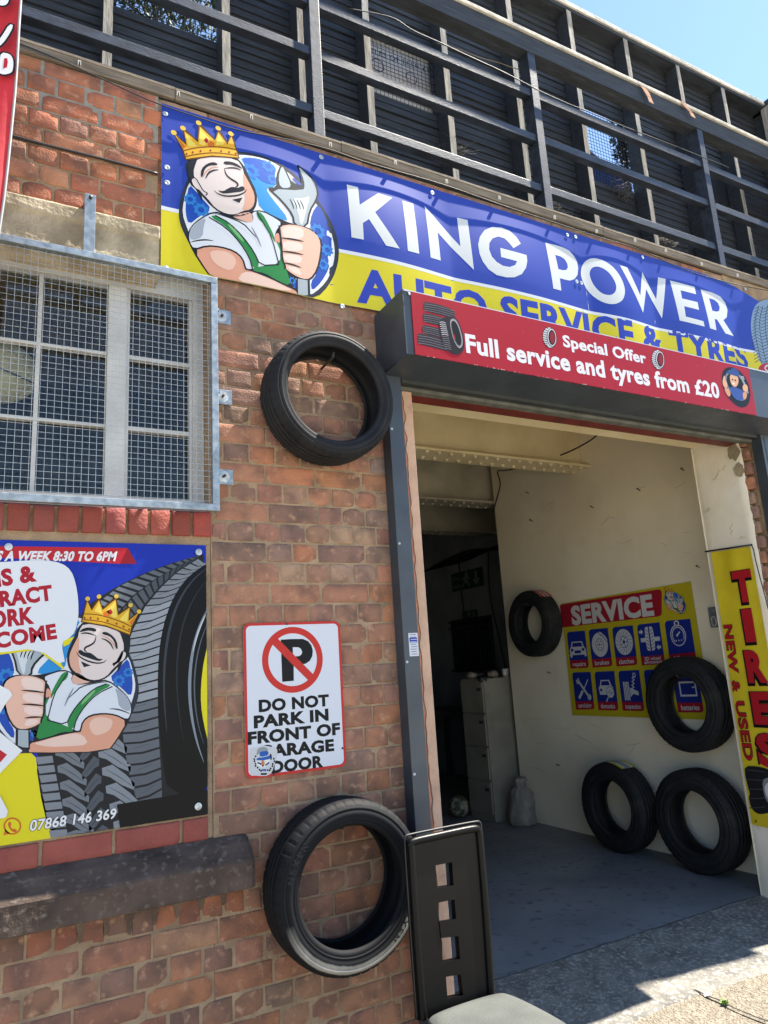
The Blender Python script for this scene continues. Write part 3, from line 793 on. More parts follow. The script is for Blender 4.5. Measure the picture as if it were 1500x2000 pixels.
def affine(src, dst):
    (x1,y1),(x2,y2),(x3,y3) = src
    M = Matrix(((x1,y1,1),(x2,y2,1),(x3,y3,1))).inverted()
    ax = M @ Vector([d[0] for d in dst]); ay = M @ Vector([d[1] for d in dst])
    return lambda x, y: (ax[0]*x+ax[1]*y+ax[2], ay[0]*x+ay[1]*y+ay[2])

def screw(c, n, r=.011, parent=None, col='#bfc4c6'):
    mb = MB(); c = Vector(c); n = Vector(n); a = n.orthogonal().normalized(); b = n.cross(a); vs = []; fs = []
    for rr, h in ((r, 0), (r, .0012), (r*.55, .0022), (r*.4, .0012)):
        vs += [c+n*h+a*(rr*math.cos(k*math.pi/6))+b*(rr*math.sin(k*math.pi/6)) for k in range(12)]
    for j in range(3): fs += [(j*12+k, j*12+(k+1) % 12, (j+1)*12+(k+1) % 12, (j+1)*12+k) for k in range(12)]
    fs.append(tuple(range(36, 48)))
    mb.add(vs, fs, mat('screw_zinc', '#b9bfc3', '#8d9498', scale=60, rough=.4, metal=.5), False)
    o = mb.build('screw')
    if parent: adopt(parent, [o])
    return o

# ================================================================== BLUE AND YELLOW SHOP SIGN
k1 = K(300, 180, .266667); k2 = K(640, 330, .306667); k3 = K(1060, 440, .293333)
SY = -.004
sg = thing('shop_sign', 'long blue and yellow shop sign with a crowned mechanic badge above the doorway', 'shop sign', (2.8, SY, 1.74))
A = wall_art(SY, .00022)
def pl(k, pts, sm=0, closed=True):
    q = [A.px(*k(*p)) for p in pts]
    return smooth(q, sm, closed) if sm else q
XJ = A.px(1130, 560)[0]   # joint between the two boards
def ztop(x):
    return 2.563-.0035*(x-.56) if x < 4.2 else (2.550-.02*((x-4.2)/.4)-.12*max(0, (x-4.55)/.5))
def zyel(x, up=0):     # foot of the blue field, measured along the white line
    return ZA+(ZB-ZA)*(x-XA)/(XB-XA)+up
XA, ZA = A.px(*k1(60, 868)); XB, ZB = A.px(*k3(1410, 862))
def board(x0, x1, z0, nm):
    n = max(2, int((x1-x0)/.1)); xs = [x0+(x1-x0)*i/n for i in range(n+1)]
    A.fill([(x, z0) for x in xs]+[(x, ztop(x)) for x in xs[::-1]], '#3048ac', 0)
    A.fill([(x, z0) for x in xs]+[(x, zyel(x)) for x in xs[::-1]], '#dcd02c', 1)
    A.fill([(x, zyel(x)) for x in xs]+[(x, zyel(x, .019)) for x in xs[::-1]], '#dfe4ee', 2)
board(.562, XJ-.0012, 1.733, 'a'); board(XJ+.0012, 5.4, 1.725, 'b')
WT = '#d2d8dc'
for pts, hole, kk in (
    ([(117,105),(188,124),(195,240),(315,163),(405,192),(290,290),(440,527),(355,508),(250,335),(212,360),(217,466),(142,448)], None, k2),
    ([(467,210),(538,230),(567,557),(493,540)], None, k2),
    ([(612,243),(838,500),(820,313),(886,330),(920,652),(692,412),(710,593),(643,577)], None, k2),
    ([(8,122),(80,138),(130,152),(170,172),(200,205),(222,245),(230,290),(224,335),(202,365),(168,377),(130,371),(98,364),(107,447),(52,435)], [(72,205),(112,216),(138,234),(154,262),(157,288),(146,306),(122,309),(90,302)], k3),
    ([(503,273),(553,287),(635,478),(657,315),(747,497),(762,350),(811,362),(783,626),(680,430),(652,592)], None, k3),
    ([(838,373),(1000,416),(1006,468),(904,441),(910,497),(1012,523),(1018,576),(922,550),(930,620),(1045,652),(1053,688),(892,645)], None, k3),
    ([(1040,433),(1120,452),(1175,478),(1208,520),(1222,570),(1214,618),(1188,640),(1260,743),(1200,728),(1142,638),(1124,634),(1135,710),(1090,698)], [(1094,492),(1130,502),(1155,522),(1166,552),(1160,578),(1140,584),(1111,578)], k3)):
    A.fill(pl(kk, pts), WT, 2, [pl(kk, hole)] if hole else ())
def ring_px(kk, outer, inner):
    A.fill(pl(kk, outer, 1), WT, 2, [pl(kk, inner, 1)])
ring_px(k3, [(247,315),(255,275),(280,240),(320,222),(370,230),(420,255),(465,295),(500,350),(522,410),(527,460),(513,508),(480,534),(435,540),(385,524),(335,490),(290,440),(262,385),(248,345)],
        [(303,322),(311,298),(330,283),(358,281),(390,295),(420,318),(445,352),(464,392),(470,425),(463,457),(440,477),(410,477),(375,462),(345,430),(320,390),(307,352)])
A.fill(pl(k2, [(1217,487),(1190,440),(1150,402),(1100,380),(1040,376),(990,398),(960,440),(948,490),(955,550),(975,602),(1010,652),(1060,690),(1120,706),(1170,706),(1215,686),(1243,645),(1253,600),(1250,562),(1085,515),(1088,575),(1187,603),(1175,628),(1140,640),(1100,632),(1060,606),(1030,570),(1015,522),(1018,482),(1040,452),(1075,440),(1115,453),(1145,485),(1168,518)]), WT, 2)
A.textpx('AUTO SERVICE & TYRES', k2(185, 848), k3(1360, 957), k2(197, 640), '#3247b4', 2, bold=.040)
def emb_sign(x, y): return A.px(*k1(x, y))
def clip_sign(p): return (p[0], max(p[1], 1.7345))
emblem(A, emb_sign, 3, .00073, clip_sign)
# tyre picture at the right-hand end and the red roundel below it
tp = pl(k3, [(1500,495),(1450,505),(1405,535),(1378,600),(1368,680),(1378,760),(1400,840),(1430,930),(1500,950),(1560,940),(1580,700),(1560,520)], 1)
A.fill(tp, '#87a0bc', 3)
for q in ((1425, 520), (1455, 512), (1490, 505)):
    A.stroke(pl(k3, [(q[0], q[1]+30), (q[0]-32, 640), (q[0]-28, 760), (q[0]+15, 930)], 2, False), .006, '#33404f', 4)
for i in range(18):
    y = 545+i*21; xo = -26*math.sin((y-520)/420*math.pi)
    A.stroke(pl(k3, [(1405+xo, y+18), (1432+xo, y), (1462+xo, y+20), (1500, y-2)]), .0045, '#33404f', 4)
A.fill(pl(k3, [(1420,960),(1432,938),(1460,926),(1520,930),(1580,960),(1570,1010),(1430,1000)], 1), '#b92b3b', 5)
A.stroke(pl(k3, [(1495,945),(1470,942),(1458,958),(1470,975),(1495,982)], 1, False), .012, WT, 6)
def bisect_displace(o):
    me = o.data; bm = bmesh.new(); bm.from_mesh(me)
    st = .036
    for ax, a0, a1 in ((0, .56, 5.4), (2, 1.72, 2.58)):
        v = a0+st
        while v < a1:
            no = Vector((1, 0, 0)) if ax == 0 else Vector((0, 0, 1)); co = no*v
            gm = [f for f in bm.faces if min(q.co[ax] for q in f.verts) < v-1e-6 and max(q.co[ax] for q in f.verts) > v+1e-6]
            if gm:
                es = {e for f in gm for e in f.edges}; vv = {q for f in gm for q in f.verts}
                bmesh.ops.bisect_plane(bm, geom=list(gm)+list(es)+list(vv), plane_co=co, plane_no=no, dist=1e-6)
            v += st
    bmesh.ops.triangulate(bm, faces=[f for f in bm.faces if len(f.verts) > 3])
    bm.verts.ensure_lookup_table()
    for q in bm.verts: q.co.y += bulge(q.co.x, q.co.z)
    bm.to_mesh(me); bm.free()
    nrm = []
    for q in me.vertices:
        x, z = q.co.x, q.co.z; h = .004
        gx = (bulge(x+h, z)-bulge(x-h, z))/(2*h); gz = (bulge(x, z+h)-bulge(x, z-h))/(2*h)
        nrm.append(Vector((gx, -1, gz)).normalized())
    me.polygons.foreach_set('use_smooth', [True]*len(me.polygons))
    me.normals_split_custom_set_from_vertices(nrm)
FIX = [.60, 1.36, 2.10, 3.08, 3.66, 4.50, 5.3]
def bulge(x, z):
    for i in range(len(FIX)-1):
        if x <= FIX[i+1] or i == len(FIX)-2:
            t = max(0, min(1, (x-FIX[i])/(FIX[i+1]-FIX[i]))); L = FIX[i+1]-FIX[i]; break
    v = max(0, min(1, (2.56-z)/.83))          # 0 at the top edge, 1 at the foot
    bl = math.sin(math.pi/2*min(1, v/.55))**1.15
    if v > .55: bl = 1-.30*((v-.55)/.45)
    return -.030*bl*(.30+.70*math.sin(math.pi*t)**1.2)-.0010*noise.noise((x*2.3, z*3.1, 4))
pr = A.mb.build('printed_board', fixn=False)
bisect_displace(pr)
bk = MB()
for x0, x1, z0 in ((.562, XJ-.0012, 1.733), (XJ+.0012, 5.4, 1.725)):
    n = 70; m_ = 12; vs = []; fs = []
    for i in range(n+1):
        x = x0+(x1-x0)*i/n
        for j in range(m_+1):
            z = z0+(ztop(x)-z0)*j/m_
            for dy in (.0008, .0030): vs.append((x, SY+dy+bulge(x, z), z))
    w2 = 2*(m_+1)
    for i in range(n):
        for j in range(m_):
            for o_ in (0, 1):
                a = i*w2+2*j+o_; fs.append((a, a+w2, a+w2+2, a+2))
        a = i*w2; fs.append((a, a+1, a+w2+1, a+w2)); a += 2*m_; fs.append((a, a+1, a+w2+1, a+w2))
    for a0 in (0, n*w2):
        for j in range(m_): a = a0+2*j; fs.append((a, a+1, a+3, a+2))
    bk.add(vs, fs, ink('#c9ccd2'))
bko = bk.build('backing_board')
adopt(sg, [pr, bko])
for x, y in ((323,221),(326,328),(326,358),(628,306),(668,599),(324,524),(845,376),(1109,458.5),(1125,462),(1125,551),(1134.5,553.5),(1256,502),(1457,564)):
    p = PY(x, y, SY-.008); screw((p.x, SY+bulge(p.x, p.z)-.0033, p.z), (0, -1, 0), .0125, sg)

# ================================================================== ROLLER SHUTTER BOX, GUIDE RAILS
rs = thing('roller_shutter', 'dark grey roller shutter box with two guide rails round the doorway', 'roller shutter', (3.0, -.1, -1.6))
ob = []
def shutter_box(x0, x1, d, z0, z1):
    mb = MB()
    prof = [(-.001, z1), (-d, z1), (-d, z0), (-.07, z0-.016), (-.001, z0-.016)]
    vs = [(x, y, z) for x in (x0, x1) for y, z in prof]; n = len(prof)
    fs = [(i, (i+1) % n, n+(i+1) % n, n+i) for i in range(n)]+[tuple(range(n-1, -1, -1)), tuple(range(n, 2*n))]
    mb.add(vs, fs, M_ANTH)
    mb.box((x0-.0025, -d-.0025, z0-.002), (x0+.003, -.003, z1+.002), M_ANTH)
    mb.box((x0+.0035, -d-.004, z1-.004), (x1, -d-.0005, z1+.003), mat('bare_metal_edge', '#b8bdbf', None, rough=.4, metal=.5))
    return mb
ob.append(shutter_box(1.600, 4.60, .284, 1.388, 1.707).build('box'))
mb = MB(); mb.box((1.70, -.055, 1.352), (4.45, -.015, 1.3715), M_ANTHD); mb.box((1.70, -.012, 1.335), (4.45, .035, 1.3695), mat('grimy_slat', '#5d5f5a', '#484943', scale=12, rough=.9, bump=.6)); mb.box((1.70, -.07, 1.3722), (4.45, .05, 1.40), M_BLACK)
ob.append(mb.build('bottom_slat'))
for x in (1.605, 4.455):
    mb = MB(); mb.box((x, -.073, -1.60), (x+.079, -.0005, 1.3715), M_ANTH, bev=.002)
    if x > 3: mb.box((x+.028, -.0745, -1.58), (x+.036, -.0735, 1.36), M_BLACK)
    b = mb.build('guide_rail'); ob.append(b)
    for z in (1.1, .55, .02, -.45): 
        q = screw((x+.012, -.073, z), (0, -1, 0), .006); q.parent = b
for x, z in ((1.66, 1.665),): ob.append(screw((x, -.284, z), (0, -1, 0), .007))
adopt(rs, ob)
nb = shutter_box(4.99, 8.0, .205, 1.42, 1.75)  # box out of view, added to shade the ground at the right
o = nb.build('shutter_box'); tag(o, 'unseen grey shutter box beyond the doorway, added to cast the ground shadow', 'shutter box')

# ================================================================== RED SHUTTER SIGN
RY = -.2895
rd = thing('offer_sign', 'red sign with white offer text fixed to the shutter box front', 'sign', (2.9, RY, 1.39))
A = wall_art(RY, .0003)
def pl(k, pts, sm=0, closed=True):
    q = [A.px(*k(*p)) for p in pts]
    return smooth(q, sm, closed) if sm else q
k4 = K(700, 540, .173333); k6 = K(720, 560, .52)
RL, RR = A.px(806.5, 630)[0], A.px(1470, 765)[0]
RT, RB = 1.705, 1.389
XJ2 = A.px(*k3(462, 900))[0]
for a, b in ((RL, XJ2-.0008), (XJ2+.0008, RR)): A.fill([(a, RB), (b, RB), (b, RT), (a, RT)], '#a91f2e', 0)
bd = MB(); bd.box((RL, RY+.0006, RB), (RR, -.2845, RT), ink('#8f1c28'))
TX = '#e4e6ee'
A.textpx('Full service and tyres from \u00a320', k4(1222, 850), (1406, 777.5), k4(1210, 640), TX, 1, bold=.034)
A.textpx('Special Offer', k3(140, 805), k3(690, 920), k3(135, 728), TX, 1, bold=.034)
def tyre_icon(k, c, w_, h, rows=9):
    "small printed tyre seen three-quarter: tread on the left, dark hole on the right"
    cx, cy = c
    def el(rx, ry, ox=0, n=30): return [A.px(*k(cx+ox+rx*math.cos(2*math.pi*i/n)-.12*h*0+(.10*w_)*math.sin(2*math.pi*i/n)*0, cy+ry*math.sin(2*math.pi*i/n)+.22*rx*math.cos(2*math.pi*i/n))) for i in range(n)]
    A.fill(el(w_*.5, h*.5), '#1b1c20', 1); A.fill(el(w_*.47, h*.475), '#dcdde2', 2)
    for r in range(rows):
        y = -.42+.84*r/(rows-1); hw = math.sqrt(max(0, .25-y*y*.98))
        A.stroke([A.px(*k(cx-w_*hw*.98, cy+h*y-.1*w_)), A.px(*k(cx-w_*hw*.35, cy+h*y))], .0045, '#1b1c20', 3)
    A.fill(el(w_*.33, h*.44, w_*.13), '#1b1c20', 4); A.fill(el(w_*.30, h*.41, w_*.14), '#dcdde2', 5); A.fill(el(w_*.25, h*.36, w_*.15), '#1b1c20', 6); A.fill(el(w_*.17, h*.29, w_*.17), '#8f1f2b', 7)
tyre_icon(k3, (46, 748), 96, 140); tyre_icon(k3, (768, 895), 88, 132)
# printed pile of tyres
def pile(pts, c, l): A.fill(pl(k4, pts, 1), c, l)
for (x0, y0, x1, y1, h) in ((660, 640, 1030, 760, 120), (715, 545, 980, 640, 95), (720, 412, 1040, 500, 100), (728, 285, 1085, 390, 105)):
    sl = .26
    pile([(x0, y0+20), (x0+15, y0-2), (x0+(x1-x0)*.5, y0+(x1-x0)*.5*sl*.6), (x1, y0+(x1-x0)*sl), (x1+2, y0+(x1-x0)*sl+h), (x0+(x1-x0)*.5, y0+(x1-x0)*.35*sl+h+6), (x0+10, y0+h)], '#3a363a', 1)
    for r in range(4):
        y = y0+h*(.15+.23*r)
        A.stroke(pl(k4, [(x0+4, y+8), (x0+(x1-x0)*.35, y+(x1-x0)*.25*sl), (x0+(x1-x0)*.7, y+(x1-x0)*.62*sl), (x1-4, y+(x1-x0)*sl*.96)], 1, False), .0028, '#7d7880', 2)
        for q in range(12):
            t = (q+.5)/12; xx = x0+(x1-x0)*t; yy = y+(x1-x0)*t*sl*.95
            A.stroke(pl(k4, [(xx-5, yy+4), (xx+5, yy+20)]), .0022, '#1c1a1d', 3)
pile([(905,520),(930,478),(985,455),(1060,450),(1110,480),(1150,560),(1185,680),(1195,760),(1180,840),(1140,880),(1085,885),(1010,850),(950,760),(910,640)], '#2a282b', 4)
for q in range(14):
    t = q/13; xa, ya = 912+55*t, 520+300*t
    A.stroke(pl(k4, [(xa, ya), (xa+32, ya-8), (xa+70+10*t, ya+6)]), .0035, '#c8c6cc' if q < 7 else '#77757b', 5)
pile([(1040,480),(1075,475),(1110,505),(1145,590),(1172,690),(1175,770),(1150,815),(1115,800),(1070,720),(1040,600),(1028,520)], '#9a989e', 5)
pile([(1050,505),(1075,500),(1105,530),(1138,610),(1158,700),(1160,760),(1140,785),(1112,770),(1075,700),(1052,600),(1042,540)], '#1b1a1d', 6)
pile([(1075,635),(1092,700),(1090,725),(1070,680)], '#a91f2e', 7)
# cheerful mechanic in a tyre ring
def mk(pts, c, l, sm=1): A.fill(pl(k3, pts, sm), c, l)
mk([(1225,945),(1275,945),(1330,985),(1370,1050),(1385,1120),(1375,1185),(1345,1215),(1300,1210),(1250,1170),(1210,1105),(1190,1040),(1195,975)], '#1c1c20', 1)
mk([(1235,965),(1275,965),(1320,1000),(1350,1060),(1362,1120),(1350,1165),(1305,1170),(1260,1130),(1222,1070),(1210,1010)], '#8d9098', 2)
mk([(1240,990),(1275,985),(1315,1015),(1340,1070),(1348,1125),(1300,1150),(1260,1115),(1228,1060),(1222,1010)], '#15161a', 3)
mk([(1240,1080),(1270,1075),(1310,1090),(1345,1110),(1340,1160),(1300,1170),(1262,1140)], '#3c57a0', 4)
mk([(1243,1000),(1262,985),(1290,995),(1303,1025),(1300,1060),(1282,1080),(1262,1070),(1248,1045)], '#e2b08c', 5)
mk([(1240,975),(1258,950),(1290,958),(1312,990),(1300,1010),(1270,1000),(1220,985),(1222,972)], '#35508f', 6)
mk([(1258,1045),(1275,1052),(1278,1064),(1262,1058)], '#f3efe9', 6); mk([(1258,1022),(1268,1026),(1266,1034),(1256,1030)], '#2a2226', 6); mk([(1277,1026),(1288,1030),(1285,1040),(1275,1036)], '#2a2226', 6)
mk([(1195,1035),(1205,1000),(1212,1005),(1213,1035),(1226,1048),(1228,1080),(1212,1085),(1198,1065)], '#e2b08c', 6); mk([(1205,1085),(1228,1080),(1252,1120),(1242,1145),(1225,1130)], '#d79f7c', 5)
mk([(1328,1070),(1345,1055),(1362,1070),(1366,1100),(1350,1112),(1332,1100)], '#e2b08c', 6); mk([(1330,1112),(1355,1108),(1360,1140),(1345,1165),(1332,1150)], '#d79f7c', 5)
A.stroke(pl(k3, [(1325, 1015), (1338, 1045), (1352, 1075), (1366, 1120)]), .012, '#a7b0bb', 5)
A.stroke(pl(k3, [(1318, 1022), (1322, 1008), (1334, 1010), (1340, 1030)]), .008, '#a7b0bb', 5)
for (x, y, r) in ((828,1,0),):
    pass
random.seed(3)
for i in range(46):    # printed water drops
    u = random.uniform(RL+.05, RR-.35); v = random.uniform(RB+.02, RT-.02); r = random.uniform(.003, .008)
    A.circle((u, v), r, '#c8505a', .5, ry=r*.65, n=9); A.circle((u+r*.2, v+r*.2), r*.75, '#8a1724', .75, ry=r*.42, n=9)
for i in range(40):    # chipped lower edge
    u = random.uniform(RL+.03, RR-.05); A.fill([(u, RB), (u+random.uniform(.004, .02), RB), (u+.006, RB+random.uniform(.001, .004))], '#d9d9d9', .9)
adopt(rd, [bd.build('board'), A.mb.build('print', fixn=False)])
screw(PY(*k4(573, 195), RY), (0, -1, 0), .007, rd)

# ================================================================== NO PARKING SIGN
npk = thing('no_parking_sign', 'white no parking sign with red border screwed to the brick wall', 'sign', (1.115, -.01, -.39))
A = wall_art(-.0085, .0003)
def pl(k, pts, sm=0, closed=True):
    q = [A.px(*k(*p)) for p in pts]
    return smooth(q, sm, closed) if sm else q
kn = K(460, 1190, .18)
NX0, NX1, NZ0, NZ1 = .898, 1.330, -.391, .211
A.fill(rrect(NX0, NZ0, NX1, NZ1, .028), '#cf3a38', 1); A.fill(rrect(NX0+.011, NZ0+.011, NX1-.011, NZ1-.011, .020), '#e3e8f2', 2)
bd = MB(); prism(bd, [Vector((u, -.0085, v)) for u, v in rrect(NX0+.0004, NZ0+.0004, NX1-.0004, NZ1-.0004, .028)], None, (0, -1, 0), .004, ink('#b9bcc0'))
c = A.px(*kn(623, 545)); rO = (A.px(*kn(954, 540))[0]-A.px(*kn(295, 545))[0])/2; rI = rO*.80
A.circle(c, rO, '#d23a34', 3, n=56, hole=rI)
A.fill(pl(kn, [(490,330),(600,323),(730,322),(785,345),(822,390),(838,450),(832,510),(805,560),(760,590),(700,603),(630,608),(632,776),(506,788)]), '#15171b', 3, [pl(kn, [(620,412),(680,412),(708,428),(722,458),(716,490),(690,508),(650,512),(622,512)])])
d = Vector((1, -1)).normalized(); e = Vector((d.y, -d.x)); ang = [A.px(*kn(450, 355)), A.px(*kn(812, 720))]
dv = (Vector(ang[1])-Vector(ang[0])).normalized(); ev = Vector((-dv.y, dv.x)); hw = .0165; cc = Vector(c); LL = rI*1.06
A.fill([cc-dv*LL+ev*hw, cc-dv*LL-ev*hw, cc+dv*LL-ev*hw, cc+dv*LL+ev*hw], '#d23a34', 4)
for t, a, b, tp_ in (('DO NOT', (258,1110), (1010,1042), (258,983)), ('PARK IN', (205,1285), (1005,1200), (205,1155)), ('FRONT OF', (140,1463), (1130,1352), (140,1332)), ('GARAGE', (255,1610), (1065,1530), (255,1480)), ('DOOR', (395,1775), (948,1705), (395,1648))):
    A.textpx(t, kn(*a), kn(*b), kn(*tp_), '#14161a', 3, bold=.05)
# peeling sticker in the corner: torn paper with a hatted fox badge
st = wall_art(-.0085-.0018, .0002); stm = st
def ps(pts, c, l, sm=1): st.fill([st.px(*kn(*p)) for p in (smooth(pts, sm) if sm else pts)], c, l)
rnd_ = random.Random(5)
tor = [(165,1500),(230,1490),(300,1470),(380,1490),(440,1500),(450,1560),(440,1640),(415,1700),(410,1760),(360,1800),(260,1815),(170,1805),(150,1740),(165,1640),(155,1560)]
ps([(x+rnd_.uniform(-8, 8), y+rnd_.uniform(-8, 8)) for x, y in tor], '#d5d8dc', 0, 1)
for k in range(26):
    a = k/26*2*math.pi; cx, cy = 310+rnd_.uniform(88, 112)*math.cos(a), 1650+rnd_.uniform(95, 120)*math.sin(a)
    if a > 3.7 and a < 5.9: continue
    ps([(cx-9, cy-9), (cx+8, cy-12), (cx+12, cy+6), (cx-5, cy+12)], '#17191d', 1, 0)
ps([(235,1520),(265,1500),(320,1490),(355,1520),(345,1545),(262,1560),(225,1590)], '#9aa0a6', 1)
ps([(258,1550),(300,1540),(352,1535),(362,1580),(265,1605)], '#2b63b8', 2); ps([(225,1625),(262,1603),(362,1580),(385,1600),(370,1625),(300,1640),(230,1640)], '#2b63b8', 3)
ps([(262,1606),(362,1582),(364,1590),(262,1614)], '#c9d6ea', 4)
ps([(215,1640),(290,1640),(370,1625),(375,1660),(340,1700),(296,1722),(250,1705),(222,1670)], '#f0f1f2', 2)
ps([(278,1640),(312,1638),(318,1680),(298,1702),(282,1690)], '#d98a4e', 3); ps([(283,1692),(310,1690),(300,1708),(290,1708)], '#15161a', 4, 0)
ps([(232,1652),(282,1672),(280,1690),(240,1672)], '#1d2f6e', 3, 0); ps([(318,1688),(366,1652),(366,1672),(325,1700)], '#1d2f6e', 3, 0)
ps([(370,1560),(395,1580),(392,1640),(375,1625)], '#17191d', 2)
ps([(285,1735),(335,1733),(330,1752),(290,1754)], '#2b63b8', 2, 0); ps([(272,1778),(340,1776),(338,1796),(276,1798)], '#17191d', 2, 0)
sto = st.mb.build('sticker', fixn=False); tag(sto, 'torn fox sticker covering the corner of the no parking sign', 'sticker')
adopt(npk, [bd.build('plate'), A.mb.build('print', fixn=False)])
for x, y in ((555,160),(415,1793),(1160,1508)): p = PY(*kn(x, y), -.0095); screw(p, (0, -1, 0), .0045, npk).data.materials[0] = M_ANTHD

# ================================================================== TYRE POSTER ON THE BOARDED WINDOW
tpo = thing('tyre_poster', 'large printed poster of a tyre and crowned mechanic filling the boarded lower window', 'poster', (.0, -.003, -.5))
PYY = -.004
A = wall_art(PYY, .0003)
def pl(k, pts, sm=0, closed=True):
    q = [A.px(*k(*p)) for p in pts]
    return smooth(q, sm, closed) if sm else q
kp = K(0, 1040, .39)
PX0, PX1, PZ0, PZ1 = -.93, .750, -.497, .529
def box2(pts): return [(max(PX0, min(PX1, u)), max(PZ0, min(PZ1, v))) for u, v in pts]
def pf(pts, c, l, sm=1): A.fill(box2(pl(kp, pts, sm)), c, l)
def pst(pts, wd, c, l, sm=1, tap=False): A.stroke(box2(pl(kp, pts, sm, False)), wd, c, l, taper=tap)
bd = MB(); bd.box((PX0, PYY+.0005, PZ0), (PX1, .005, PZ1), ink('#c9ccd2'))
A.fill([(PX0, PZ0), (PX1, PZ0), (PX1, PZ1), (PX0, PZ1)], '#1c34ae', 0)
A.fill(box2([A.px(*kp(*p)) for p in [(-1200,1180),(110,1060),(180,1128),(200,1300),(290,1560),(200,1700),(-1200,1800)]]), '#e8dc26', 1)
pf([(1045,560),(1020,640),(1006,760),(1005,860),(1020,960),(1045,1060)], '#e8dc26', 6)
# tread
pf([(405,395),(480,335),(600,262),(750,192),(900,140),(1060,100),(1060,1450),(600,1500),(268,1535),(215,1390),(175,1130),(250,900),(350,600)], '#23252a', 1)
def blk(pts, c='#8d949c', l=2): pf(pts, c, l, 1)
# shoulder bars (right tread band) between two measured edge curves
def curve(P, t):
    t = max(0, min(.9999, t))*(len(P)-1); i = int(t); f = t-i; return (P[i][0]*(1-f)+P[i+1][0]*f, P[i][1]*(1-f)+P[i+1][1]*f)
RC = [(812,1330),(806,1190),(797,1050),(791,910),(790,780),(794,660),(803,550),(825,440),(862,340),(918,250),(985,190),(1052,152)]
LC = [(700,1390),(652,1230),(622,1080),(608,940),(606,810),(618,690),(632,590),(664,490),(728,370),(806,275),(892,195),(1000,128)]
NB = 30
for i in range(NB):
    t0, t1 = i/NB, (i+.80)/NB; a, b, c_, d_ = curve(LC, t0), curve(RC, t0), curve(RC, t1), curve(LC, t1)
    sh = 18; m1 = ((a[0]+b[0])/2, (a[1]+b[1])/2+9); m2 = ((c_[0]+d_[0])/2, (c_[1]+d_[1])/2+9)
    g = 165 if .30 < t0 < .72 else (140 if t0 >= .72 else 118-int(60*(.3-t0)))
    c = '#%02x%02x%02x' % (g-8, g-2, g+6)
    pf([a, m1, b, c_, m2, d_], c, 2, 0)
    k1_, k2_ = curve(LC, t0+.012), curve(RC, t0+.012)
    if i % 2: pst([((a[0]*.75+b[0]*.25), (a[1]+d_[1])/2-2), ((a[0]*.3+b[0]*.7), (b[1]+c_[1])/2+6)], .002, '#3c4148', 3, 0, True)
# lower tread: long diagonal blocks in three ribs with dark grooves between
def diag(x, y, w_, h_, c, fl=1):
    X = lambda u: x+(u if fl > 0 else w_-u)
    pf([(X(0), y), (X(w_*.32), y-h_*.18), (X(w_*.72), y+h_*.32), (X(w_), y+h_*.78), (X(w_*.98), y+h_*1.12), (X(w_*.6), y+h_*.86), (X(w_*.25), y+h_*.46), (X(w_*.02), y+h_*.36)], c, 2, 0)
    pst([(X(w_*.12), y+h_*.05), (X(w_*.5), y+h_*.42), (X(w_*.9), y+h_*.88)], .0022, '#34393f', 3, 0, True)
for k in range(6):
    diag(275+k*12, 1085+k*84, 148, 88, '#767c84'); diag(400+k*11, 1050+k*86, 86, 92, '#565c64', -1); diag(472+k*19, 1000+k*90, 165, 98, '#888f97')
for k in range(9): pf([(180+k*8, 1125+k*46), (262+k*9, 1118+k*46), (268+k*9, 1152+k*46), (190+k*8, 1162+k*46)], '#858b93', 2, 0)
# upper tread seen beyond the crown
OC = [(425,440),(500,345),(600,268),(750,196),(900,142),(1000,114)]; IC = [(632,560),(662,480),(726,366),(804,270),(890,192),(998,128)]
for k in range(17):
    t = k/17; g = 150-4*k
    def mid(t): a, b = curve(OC, t), curve(IC, t); return ((a[0]+b[0])/2, (a[1]+b[1])/2)
    c1_, c2_ = '#%02x%02x%02x' % (g-10, g-4, g+4), '#%02x%02x%02x' % (g-34, g-28, g-20)
    pf([curve(OC, t), curve(OC, t+.038), mid(t+.085), mid(t+.05)], c1_, 2, 0)
    m0, m1 = mid(t+.075), mid(t+.035); i0, i1 = curve(IC, t), curve(IC, t+.042)
    pf([(m1[0]*.93+i0[0]*.07, m1[1]*.93+i0[1]*.07), (m0[0]*.93+i1[0]*.07, m0[1]*.93+i1[1]*.07), (i1[0]*.9+m0[0]*.1, i1[1]*.9+m0[1]*.1), (i0[0]*.9+m1[0]*.1, i0[1]*.9+m1[1]*.1)], c2_, 2, 0)
# sidewall
pf([(1060,150),(985,185),(915,250),(860,340),(822,450),(800,560),(790,700),(790,830),(798,980),(815,1150),(840,1300),(1060,1330),(1060,1080),(1020,960),(1003,860),(1004,760),(1020,640),(1060,540)], '#0b0d11', 3)
pst([(1050,165),(960,240),(895,340),(855,450),(830,580),(820,720),(822,850),(835,1000)], .010, '#3b424c', 4, 2, True)
pst([(1045,230),(985,300),(935,400),(900,520),(885,650),(885,780),(895,900),(920,1050)], .007, '#2a2f37', 4, 2, True)
pst([(1040,380),(1000,460),(970,560),(952,680),(948,800),(958,920),(985,1050),(1020,1150)], .012, '#87939e', 4, 2, True)
pst([(1045,440),(1012,520),(985,620),(972,740),(975,850),(990,960),(1020,1060)], .006, '#5b656f', 4, 2, True)
pst([(1030,410),(990,500),(965,600)], .006, '#c9d2d8', 5, 2, True)
pf([(585,1362),(1045,1287),(1060,1440),(600,1500)], '#0d0f13', 4, 0)
# headline ribbon
pf([(-1300,-20),(0,68),(640,78),(600,157),(-1300,60)], '#c22a36', 3, 0); pf([(640,78),(685,157),(600,157)], '#8e1c28', 4, 0)
A.textpx('S A WEEK 8:30 TO 6PM', kp(-22, 141), kp(575, 141), kp(-18, 92), '#eef0f5', 5, bold=.045, slant=.22)
